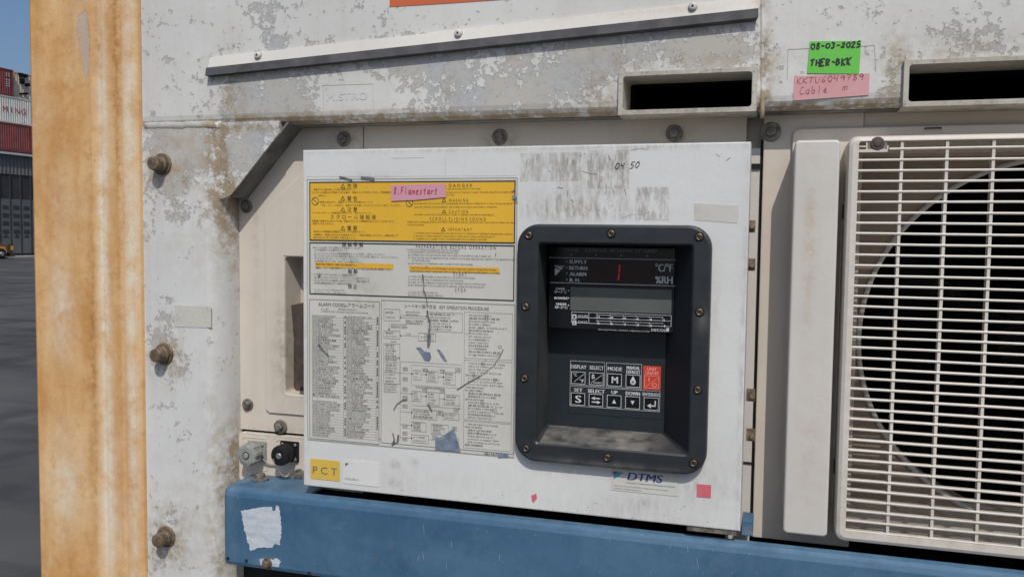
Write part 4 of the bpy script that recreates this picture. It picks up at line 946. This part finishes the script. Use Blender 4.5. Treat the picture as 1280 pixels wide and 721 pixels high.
fbox(.02,.145,.06,.14,2); arrow(.15,.10,.35,.10); arrow(.35,.115,.15,.115); note(.19,.075,.12,2); note(.19,.135,.14,2); fbox(.36,.62,.07,.20,6)
arrow(.06,.145,.06,.20); note(.075,.165,.14,2); fbox(.02,.145,.21,.265,2); fbox(.29,.42,.215,.27,1); fbox(.335,.40,.222,.263,2); arrow(.285,.24,.15,.24); note(.19,.228,.05); note(.07,.285,.05)
fbox(.02,.145,.30,.40,5); fbox(.02,.145,.40,.50,5); fbox(.02,.145,.50,.58,3); note(.02,.585,.12,4)
m.quadline((LX(.15),LZ(.42)),(LX(.62),LZ(.42)),.0003,y5); m.quadline((LX(.15),LZ(.42)),(LX(.15),LZ(.98)),.0003,y5); m.frame(LX(.235),LX(.615),LZ(.58),LZ(.44),.00025,y5)
for s0,s1,t0_,t1_,l in ((.25,.31,.475,.54,2),(.35,.44,.475,.55,4),(.48,.57,.475,.56,4),(.24,.31,.62,.69,3),(.35,.45,.62,.71,4),(.49,.60,.63,.70,3),(.24,.43,.745,.81,3),(.48,.60,.755,.80,2),(.24,.35,.835,.90,4),(.39,.52,.84,.91,4),(.24,.37,.925,.98,2),(.46,.60,.925,.985,2)): fbox(s0,s1,t0_,t1_,l)
for s,t in ((.17,.46),(.325,.46),(.455,.46),(.57,.45),(.17,.53),(.17,.60),(.32,.60),(.455,.60),(.17,.66),(.17,.72),(.44,.745),(.56,.72),(.17,.86),(.55,.85),(.17,.91),(.40,.92),(.17,.95)):
    m.frame(LX(s),LX(s+.035),LZ(t+.022),LZ(t),.0004,y5); note(s+.004,t+.011,.03,1,hb)
for s0,t0_,s1,t1_ in ((.15,.50,.24,.50),(.31,.50,.35,.50),(.44,.51,.48,.51),(.15,.64,.24,.64),(.31,.65,.35,.65),(.45,.66,.49,.66),(.15,.77,.24,.77),(.43,.775,.48,.775),(.15,.86,.24,.86),(.15,.95,.24,.95),(.37,.95,.46,.95),(.26,.72,.60,.72)): arrow(s0,t0_,s1,t1_)
note(.27,.592,.25)
for t0_,t1_ in ((.06,.37),(.385,.79),(.80,.985)):
    m.frame(LX(.635),LX(.985),LZ(t1_),LZ(t0_),.0003,y5); t=t0_+.02
    while t < t1_-.012:
        hd_=random.random()<.14; note(.645 if hd_ else .665,t,.16 if hd_ else .31*random.uniform(.55,1),1,hb if hd_ else None)
        if random.random()<.28: s=random.uniform(.68,.9); m.frame(LX(s),LX(s+.022),LZ(t+.008),LZ(t-.008),.0004,y5-.0001)
        t+=.0205
u0,v0=UV(LX(.79),LZ(1.012)); text(hb,'1P146768-1B',u0,v0,2.6,30,y5)
hb.build('bold_lettering','ink',sh1); hs.build('lettering','ink_soft',sh1)
# damage on the sheet
y6=y5-.0004
def TP(p,y_):
    m_ = flat(); quadpx(m_,ragged(p,.45,2.2),y_); m_.build('torn_patch','torn',sh1)
TP([(543.5,547),(552,545.5),(559,541),(564,537),(568,536.5),(576,565),(560,563.5),(544,562)],y6)
TP([(606,567),(608.5,564.5),(611,567.5)],y6); TP([(622,571),(626,565),(631,566),(637,570.5),(630,571)],y6)
TP([(520,433.5),(526,434),(531,439),(538,440.5),(539,446),(536,451),(531,450),(527,444)],y6)
TP([(546,436),(549,437),(556,446),(559,451.5),(555.5,451),(550,443)],y6)
TP([(534,423),(539,418),(537,434),(534,434)],y6); TP([(640,244),(646,246),(646,250),(641,248)],y6)
m = flat()
def wig(pts,wd,mb):
    q=[P(a,b,y6-.0002) for a,b in pts]
    for k_,(a_,b_) in enumerate(zip(q,q[1:])): mb.quadline(a_,b_,wd*.00095*random.uniform(.5,1.4),y6-.0002-.00001*(k_%7))
wig([(528,343),(529,350),(530,356),(529,362),(531,366),(533,373),(534,380)],1.8,m); wig([(534,388),(535,396),(537,402),(537,410),(536,420),(535,432)],2.2,m)
wig([(398,430),(402,436),(407,441),(411,445)],2.2,m); wig([(571,487),(585,478),(600,470),(616,458),(625,445),(629,436)],.8,m); wig([(619,320),(620,316)],1.3,m)
wig([(492,512),(496,505),(503,500),(509,499)],2.0,m); wig([(491,541),(493,550),(490,556),(497,552),(498,543)],2.0,m); wig([(535,505),(540,514)],1.5,m); wig([(640,240),(643,238)],2,m); wig([(640,248),(647,254)],.8,m); wig([(451,222),(468,224)],3.2,m); wig([(424,221),(440,225)],4.0,m)
for k_ in range(20):
    a=random.uniform(385,640); b=random.uniform(300,560); wig([(a,b),(a+random.uniform(-3,3),b+random.uniform(-2,3))],random.uniform(.4,1.1),m)
m.build('scuffs','scuff',sh1)
# ---- small stickers
t,q = srect('sticker','small yellow sticker reading PCT, bottom left corner of the control box',388,424.5,574.3,599.5,'pct')
m = flat(); text(m,'P C T',391,586.6,9,30,YT-.0001,res=3); m.build('lettering','ink_soft',t)
t,q = srect('sticker','blank white rectangular label right of the yellow PCT sticker',429,474,576,606,'white_label')
m = flat(); quadpx(m,[(431.5,578.3),(436,578.5),(431.7,582.5)],YT-.0001); text(m,'MODEL SERIES NO',431.5,597.8,2,17,YT-.0001,res=1); m.build('lettering','ink_soft',t)
t,q = srect('sticker','cream sticker with teal flag and blue DTMS lettering under the control panel',763.5,848,589,616,'sheet')
m = flat(); text(m,'DTMS',785,594.5,9.5,42,YT-.0001,res=4,shear=.22,bold=.9,tilt=0); text(m,'Container Temperature Management System',783,602.5,2,60,YT-.0001,res=1); m.build('lettering','ink_navy',t)
m = flat(); text(m,'Please do not remove this label. Contact your nearest service',768,606.2,1.7,66,YT-.0001,res=1); text(m,'station for details and support.',768,609.5,1.7,34,YT-.0001,res=1); quadpx(m,[(766,588.8),(773.5,589.3),(767,594)],YT-.0001); m.build('small_print','ink_soft',t)
m = flat(); quadpx(m,[(774,589.5),(780,590),(767,598.8),(766.8,594.8)],YT-.0001); m.build('emblem','ink_cyan',t)
t = sticker('sticker','small square red sticker, lower right on the control box',[(871,604.5),(889,606),(888.5,622),(871,620.5)],'red')
t = sticker('tape_strip','pink tape strip handwritten in red, stuck over the yellow warning block',[(488.5,231.5),(556.5,229.5),(557.5,246.5),(520,250),(489,251.5)],'pink',y=YB-.0022,cat='tape')
m = flat(); random.seed(5); pen(m,'8.Flamestart',491.5,242.5,4.6,8.5,YB-.0025,.95,tilt=-.01); m.build('handwriting','ink_red',t)
YH = D0-.0006
t = sticker('paper_label','green label handwritten with the date 08-03-2025 in black marker',[(1012.5,52),(1076.5,51.2),(1074,92.5),(1009,92)],'green',y=YH-.0004,cat='label')
m = flat(); random.seed(9); pen(m,'08-03-2025',1013.5,62.0,6.2,7.2,YH-.0008,1.8,tilt=.0,jit=.09); pen(m,'THER-BKK',1012.5,83.5,6.4,9.0,YH-.0008,2.1,tilt=.0,jit=.1); m.build('handwriting','ink',t)
t['label']='bright green label handwritten in black marker, between the two lifting slots'
t = sticker('tape_strip','faded pink tape with worn red handwriting, just below the green label',[(993,95.5),(1087,92),(1086,119),(991.5,126)],'pink2',y=YH,cat='tape')
m = flat(); pen(m,'KKTU6049789',995.5,105.5,7.6,7.6,YH-.0003,1.0,tilt=.035,jit=.07); pen(m,'Cable',999,118.5,7.2,10,YH-.0003,.9,tilt=.04,jit=.06); pen(m,'m',1053,113,8,9,YH-.0003,1.0,jit=.06); m.build('handwriting',plain('faded_red_marker',(.36,.10,.13),.6,var=.4,scale=300),t)
# old masking tape on side frame & on header
t = sticker('tape_strip','yellowed masking tape patch on the white side frame, above the middle bolt',[(218,381.5),(264,383),(264,409.5),(217.5,408.5)],'residue',y=D0-.0006,cat='tape')
m = flat(); y7=D0-.0004; M['hair'] = plain('faint_edge_line',(.42,.41,.39),.7)
for a,b in (((985,62),(1093,57)),((985,62),(984,100)),((1093,57),(1095,90))): m.quadline(P(*a,y7),P(*b,y7),.0006,y7)
for a,b in (((404,107),(466,105)),((404,107),(404,143)),((466,105),(467,143))): m.quadline(P(*a,y7),P(*b,y7),.0005,y7)
m.build('plate_outline','hair',hd)
m = flat(); text(m,'MISTRO',408,122,9,50,y7,res=3,bold=.8); m.build('painted_over_lettering',plain('overpainted_letters',(.57,.575,.575),.6,var=.1,scale=200,bump=.4),hd)

# ================================================================ CONNECTORS
def connector(label, u, v, mat, knob):
    y0 = RB-.004; x,z = P(u,v,y0)
    t = thing('electrical_connector',(x,y0,z),label,'connector','electrical connectors on the plate')
    m = MB(); m.prism(rr(x-.0145,x+.0145,z-.0145,z+.0145,.002,3), y0-.004, y0-.0002); m.build('flange',mat,t,bevel=.0005)
    for a,b in ((-1,-1),(1,-1),(1,1),(-1,1)):
        m = MB(); m.cylY(x+a*.0103,z+b*.0103,[(.0014,y0-.0062),(.0022,y0-.0058),(.0024,y0-.004)],12); m.build('screw','steel',t,smooth=False)
    L = .030; S_ = 1.22 if knob else 1.05
    m = MB(); m.cylY(x,z,[(.0105,y0-L*.5),(.0105,y0-.0035)],24); m.build('socket',mat,t)
    m = MB(); n=48; rings=[]
    for r,yy_,fin in ((.009*S_,y0-L,0),(.0125*S_,y0-L+.001,knob),(.0135*S_,y0-L+.003,knob),(.0135*S_,y0-L*.45,knob),(.0120*S_,y0-L*.42,0)):
        rings.append([(x+(r-(.0016*fin if (q//3)%2 else 0))*math.cos(2*math.pi*q/n),yy_,z+(r-(.0016*fin if (q//3)%2 else 0))*math.sin(2*math.pi*q/n)) for q in range(n)])
    m.strip(rings,True,True,True); cap=m.build('cap',mat,t)
    if knob:
        m = MB(); m.cylY(x,z,[(.0050,y0-L-.0004),(.0056,y0-L-.0002),(.0056,y0-L+.001)],20); m.build('cap_recess','ink',cap)
    m = MB(); m.cylY(x,z,[(.0035,y0-L-.0018),(.0042,y0-L-.001),(.0042,y0-L+.001)],16); m.build('cap_boss','steel' if not knob else mat,cap)
    return t,x,z,y0
tg,x,z,y0 = connector('grey finned connector cap, left of the two on the small plate',322.5,563,'cap_grey',1)
m = MB(); m.tube([(x+.010,y0-.006,z-.008),(x+.014,y0-.008,z-.010),(x+.018,y0-.004,z-.0165),(x+.030,y0-.003,z-.018),(x+.036,y0-.003,z-.012),(x+.040,y0-.004,z-.016)],.0011,8); m.build('lanyard','cap_grey',tg,smooth=True)
tk,x,z,y0 = connector('black round connector cap hanging on a bead chain, right on the small plate',363,563.5,'black',0)
m = MB(); 
p0=Vector((x-.009,y0-.030,z-.006)); p1=Vector((x+.011,y0-.006,z-.008)); n=30
for q in range(n+1):
    s=q/n; c_=p0.lerp(p1,s); c_.z -= math.sin(s*math.pi)*.026; c_.y += (1-abs(2*s-1))*.004
    r=.00145
    m.strip([[(c_.x+rr_*math.cos(a*math.pi/3),c_.y+rr_*math.sin(a*math.pi/3),c_.z+zz_) for a in range(6)] for rr_,zz_ in ((.0002,-r),(r*.8,-r*.5),(r*.8,r*.5),(.0002,r))],True,True,True)
m.build('bead_chain','chain',tk,smooth=True)

# ================================================================ BLUE PANEL
YBl = D0-.032
zB1a = P(281,613,YBl)[1]; zB1b = P(911,675.5,YBl)[1]; zBt=(zB1a+zB1b)/2
print('blue top', zB1a, zB1b)
xBl0 = P(279.5,660,YBl)[0]; zBb = P(330,712,YBl)[1]
bp = thing('lower_guard', ((xBl0+xR)/2,YBl,zBb), 'long blue painted steel guard panel across the bottom, scuffed', 'guard panel')
prof = [(YBl+.0145,zBt+.0012),(YBl+.012,zBt+.001),(YBl+.006,zBt-.0005),(YBl+.002,zBt-.004),(YBl,zBt-.010),(YBl,zBb+.006),(YBl+.002,zBb+.001),(YBl+.008,zBb-.001),(YBl+.012,zBb-.001),(YBl+.012,zBb+.001),(YBl+.004,zBb+.006),(YBl+.004,zBt-.012),(YBl+.010,zBt-.005),(YBl+.0145,zBt-.002)]
m = MB(); xs=[xBl0,xBl0+.004]+[xBl0+.004+(xG0-.01-xBl0-.004)*q/24 for q in range(1,25)]
rings=[]
for k_,xx in enumerate(xs):
    off = .003 if k_==0 else 0
    rings.append([(xx,y+off,z-off*.3) for y,z in prof])
m.strip(rings,True,True,True); m.build('panel','blue',bp,smooth=False)
m = MB(); m.box(xBl0+.002,xBoxL+.004,YBl+.0148,RB-.006,zBt-.0016,zBt+.0016); m.build('shelf','blue',bp)
m = MB(); m.box(xBl0+.001,xBl0+.004,YBl+.004,RB-.004,zBb+.004,zBt-.002); m.build('end_plate','blue',bp)
m = MB(); m.prism([P(*a,YBl-.0006) for a in ragged([(301,638),(330,633),(340,634),(340,638),(344,638),(345,631),(349,633),(352,660),(350,681),(344,679),(340,684),(326,684),(313,688),(309,675),(304,655)],.9,2.5)],YBl-.0006,YBl-.0001); m.build('white_paint_patch','white_brush',bp)
m = MB(); m.prism([P(*a,YBl-.0006) for a in ragged([(324,699),(330,698),(336,700),(345,697),(351,702),(349,708),(341,707),(334,711),(326,706)],1.0,2.2)],YBl-.0006,YBl-.0001); m.build('paint_chip','white_brush',bp)
hexbolt(334.5,703.5,YBl,.0055,.006,bp,'bolt')
for u,v in ((285,697.5),(308,700.5),(386.5,716)):
    x,z=P(u,v,YBl); m=MB(); m.cylY(x,z,[(.0026,YBl-.0004),(.0026,YBl+.0)],16); m.build('hole','ink',bp)
m = MB(); x,z = P(320,600,D0+.005); rings=[[(x+r*math.cos(q*math.pi/10),D0+.015+r*math.sin(q*math.pi/10),zBt+h) for q in range(20)] for r,h in ((.0125,.002),(.0125,.004),(.0095,.0045),(.0075,.005),(.007,.010),(.0055,.011))]
m.strip(rings,True,True,True); m.build('bolt','bolt_grey',bp)
m = flat()
for k_ in range(10):
    a=random.uniform(450,1000); b=random.uniform(650,700)+(a-450)*.03; q0=P(a,b,YBl-.0004); q1=P(a+random.uniform(-3,3),b+random.uniform(4,14),YBl-.0004); m.quadline(q0,q1,.0006,YBl-.0004)
m.build('scratches',plain('pale_scratch',(.22,.30,.37),.6),bp)
# upright bracket of the guard, right of the box
q = R4(927,941,649,676,D0+.0); m = MB(); m.box(q[0],q[1],D0-.004,D0+.03,zBt+.002,q[3]); m.build('bracket','blue',bp,bevel=.001)
# container sill below
m = MB(); m.box(xPR,xG0,D0+.0,D0+.25,BZ,zBb-.14); m.box(xPR+.30,xG0,D0+.02,D0+.25,zBb-.14,zBb+.0); m.build('bottom_sill','header',fr)
m = MB(); m.box(xG0-.08,xG0,D0,D0+.2,zBb-.14,zH+.005); m.build('side_frame','frame',fr)

# ================================================================ COLUMN COVER
q = R4(988,1044,175,669,D0-.02); xc0=P(986,420,D0-.02)[0]; xc1=P(1042.5,420,D0-.02)[0]
zc0=P(1008,669,D0-.02)[1]; zc1=P(1018,175,D0-.02)[1]
cc = thing('column_cover',((xc0+xc1)/2,D0,zc0),'tall narrow off-white cover between the control box and the fan grille','cover panel')
m = MB(); m.prism(rr(xc0,xc1,zc0,zc1,.005,4),D0-.02,RB-.0045); m.build('cover','cover',cc,bevel=.003,seg=3)
# raised backing frame round the grille
m = MB(); x0_,x1_ = xc0-.002, xGr1+.03; z1_ = P(1100,160,RB)[1]; z0_=zc0-.01
m.prism(rr(x0_,x1_,z0_,z1_,.008,4),RB-.010,RB-.0046)
# opened in the middle for the shroud
hole = (xGr0+.012,xGr1-.012,z0_+.03,z1_-.03)
m = MB(); lo=rr(x0_,x1_,z0_,z1_,.008,4); li=rr(hole[0],hole[1],hole[2],hole[3],.008,4)
m.strip([[(x,RB-.0046,z) for x,z in lo],[(x,RB-.009,z) for x,z in lo],[(x,RB-.010,z) for x,z in rr(x0_+.001,x1_-.001,z0_+.001,z1_-.001,.008,4)],[(x,RB-.010,z) for x,z in li],[(x,D0+.12,z) for x,z in li]],True)

# ================================================================ CONDENSER FAN + GRILLE
cf = thing('condenser_fan',((xGr0+xGr1)/2,D0+.05,z0_),'dark condenser fan in a round beige shroud behind the white grille','fan')
m.build('surround','beige',cf)
YSd = D0+.085
cA = [P(u,v,YSd) for u,v in ((1280,202),(1239.8,215.9),(1180.9,243.6),(1121.9,295.6),(1094,344),(1076.8,396),(1078,466.8),(1095.8,520),(1140,582.5))]
# least squares circle
import numpy as np
Am = np.array([[2*x,2*z,1] for x,z in cA]); bm_ = np.array([x*x+z*z for x,z in cA]); sol = np.linalg.lstsq(Am,bm_,rcond=None)[0]
cx_,cz_ = float(sol[0]),float(sol[1]); cr_ = math.sqrt(sol[2]+cx_**2+cz_**2); print('fan', cx_,cz_,cr_, xGr0,xGr1)
n=96; sq=[]
hx0,hx1,hz0,hz1 = hole
for q_ in range(n):
    a=2*math.pi*q_/n; dx,dz=math.cos(a),math.sin(a); t1=((hx1-cx_)/dx if dx>1e-6 else (hx0-cx_)/dx if dx<-1e-6 else 1e9); t2=((hz1-cz_)/dz if dz>1e-6 else (hz0-cz_)/dz if dz<-1e-6 else 1e9)
    t=max(min(t1,t2),cr_+.004); sq.append((cx_+dx*t,cz_+dz*t))
ci = [(math.cos(2*math.pi*q_/n),math.sin(2*math.pi*q_/n)) for q_ in range(n)]
m = MB(); m.strip([[(x,YSd,z) for x,z in sq]]+[[(cx_+c_*(cr_+e),yy_,cz_+s_*(cr_+e)) for c_,s_ in ci] for e,yy_ in ((.004,YSd),(.0035,YSd-.003),(.0005,YSd-.004),(-.001,YSd-.001),(0,YSd+.05))],True)
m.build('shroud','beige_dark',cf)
m = MB(); m.strip([[(cx_+c_*(cr_+e),yy_,cz_+s_*(cr_+e)) for c_,s_ in ci] for e,yy_ in ((.0042,YSd-.0005),(.004,YSd-.0036),(.002,YSd-.0046),(-.0012,YSd-.004),(-.0014,YSd+.012))],True); m.build('shroud_lip','cover',cf)
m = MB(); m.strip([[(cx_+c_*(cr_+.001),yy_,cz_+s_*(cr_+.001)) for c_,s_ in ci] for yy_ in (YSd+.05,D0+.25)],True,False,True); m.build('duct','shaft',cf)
yfan = D0+.17
m = MB(); m.cylY(cx_,cz_,[(.03,yfan-.05),(.055,yfan-.045),(.06,yfan),(.06,yfan+.04)],32); hubo=m.build('hub','fan_black',cf,smooth=False)
for b_ in range(5):
    a0=b_*2*math.pi/5+.4; rings=[]
    for k_ in range(7):
        r=.05+(cr_-.058)*k_/6; w0=.25+.25*k_/6; rings.append([(cx_+r*math.cos(a0+w0*s+.15*k_/6),yfan-.02+.05*s,cz_+r*math.sin(a0+w0*s+.15*k_/6)) for s in (-1,-.5,0,.5,1)])
    m = MB(); m.strip(rings,close=False); o=m.build('fan_blade','fan_black',cf,smooth=True); sd=o.modifiers.new('s','SOLIDIFY'); sd.thickness=.003
# grille
YG = D0-.022
gz1 = P(1170,168,YG)[1]; gz0 = P(1170,689,YG)[1]
gx0, gx1 = P(1063,420,YG)[0]-.009, xGr1
gr = thing('condenser_grille',((gx0+gx1)/2,YG,gz0),'off-white rectangular fan grille of thin horizontal bars','grille')
m = MB(); bw=.008
fo=rr(gx0,gx1,gz0,gz1,.010,5); fi=rr(gx0+bw+.003,gx1-bw-.003,gz0+bw+.004,gz1-bw+.002,.003,5)
m.strip([[(x,RB-.0105,z) for x,z in fo],[(x,YG+.006,z) for x,z in fo],[(x,YG+.002,z) for x,z in rr(gx0+.0015,gx1-.0015,gz0+.0015,gz1-.0015,.009,5)],[(x,YG,z) for x,z in rr(gx0+.005,gx1-.005,gz0+.005,gz1-.005,.007,5)],[(x,YG,z) for x,z in fi],[(x,YG+.012,z) for x,z in fi]],True)
gf_=m.build('frame','grille',gr)
zr0 = P(1160,184.6,YG)[1]; zr1 = P(1160,P and 455.6,YG)[1]   # first row and the 21st
rows=[]; zt=P(1180,185.4,YG)[1]; zp=(P(1180,184.6,YG)[1]-P(1180,225.1,YG)[1])/3
k_=0
m = MB()
while zt-zp*k_ > gz0+.012:
    zc_=zt-zp*k_; x_a = gx0+bw+.0 ; 
    if k_==0: x_a = P(1112,184,YG)[0]
    zj=zc_+random.uniform(-.0003,.0003)
    xs_=[x_a+(gx1-bw-x_a)*q_/8 for q_ in range(9)]
    rg=[]
    for q_,xx in enumerate(xs_):
        zz_=zj+.0008*math.sin(q_*1.3+k_)*.3
        rg.append([(xx,YG+.001,zz_-.00125),(xx,YG+.0004,zz_),(xx,YG+.001,zz_+.00125),(xx,YG+.008,zz_+.0007),(xx,YG+.008,zz_-.0007)])
    m.strip(rg,True,True,True); k_+=1
m.build('horizontal_bars','grille',gr)
m = MB(); u_=1178.5; x1v=P(1119,420,YG)[0]; x2v=P(1173,420,YG)[0]; pv=(P(1232.5,420,YG)[0]-x1v)/2
xx=x1v
while xx < gx1-.02:
    m.box(xx-.0015,xx+.0015,YG+.0016,YG+.013,gz0+.006,gz1-.004); xx+=pv
m.build('vertical_bars','grille',gr)
br = R4(1093,1109,170.5,186.5,YG); m = MB(); m.box(gx0+bw,br[1]+.001,YG+.0005,YG+.008,br[2]-.003,br[2]); m.box(br[1],br[1]+.0016,YG+.0005,YG+.008,br[2],br[2]+.004); xx=P(1083,178,YG)[0]; m.box(xx,xx+.0013,YG+.001,YG+.006,br[2],gz1-.006); zz_=(br[2]+gz1-.008)/2; m.box(gx0+bw,xx,YG+.001,YG+.006,zz_-.0007,zz_+.0007)
m.build('corner_window','grille',gr)
m = MB(); m.box(xx+.0013,br[1],YG+.001,YG+.003,br[2],gz1-.006); m.build('corner_tab','gflange',gr)
hexbolt(1097,179.5,YG+.001,.0045,.0012,gr,'latch',wr=.0072)
m = MB(); q=P(1057,400,RB)
m.box(gx0-.0012,gx0-.0001,RB-.03,RB-.024,P(1056,266,RB)[1]-.008,P(1056,266,RB)[1]+.008); m.box(gx0-.0012,gx0-.0001,RB-.03,RB-.024,P(1045,575,RB)[1]-.008,P(1045,575,RB)[1]+.008); m.build('side_clip','black',gr)
x,z=P(1166,161,RB-.010); m=MB(); m.tube([(x-.008,RB-.011,z),(x-.008,RB-.015,z),(x+.008,RB-.015,z),(x+.008,RB-.011,z)],.0009,6); m.build('wire_loop','black',gr)

bpy.data.objects.remove(_to, do_unlink=True)
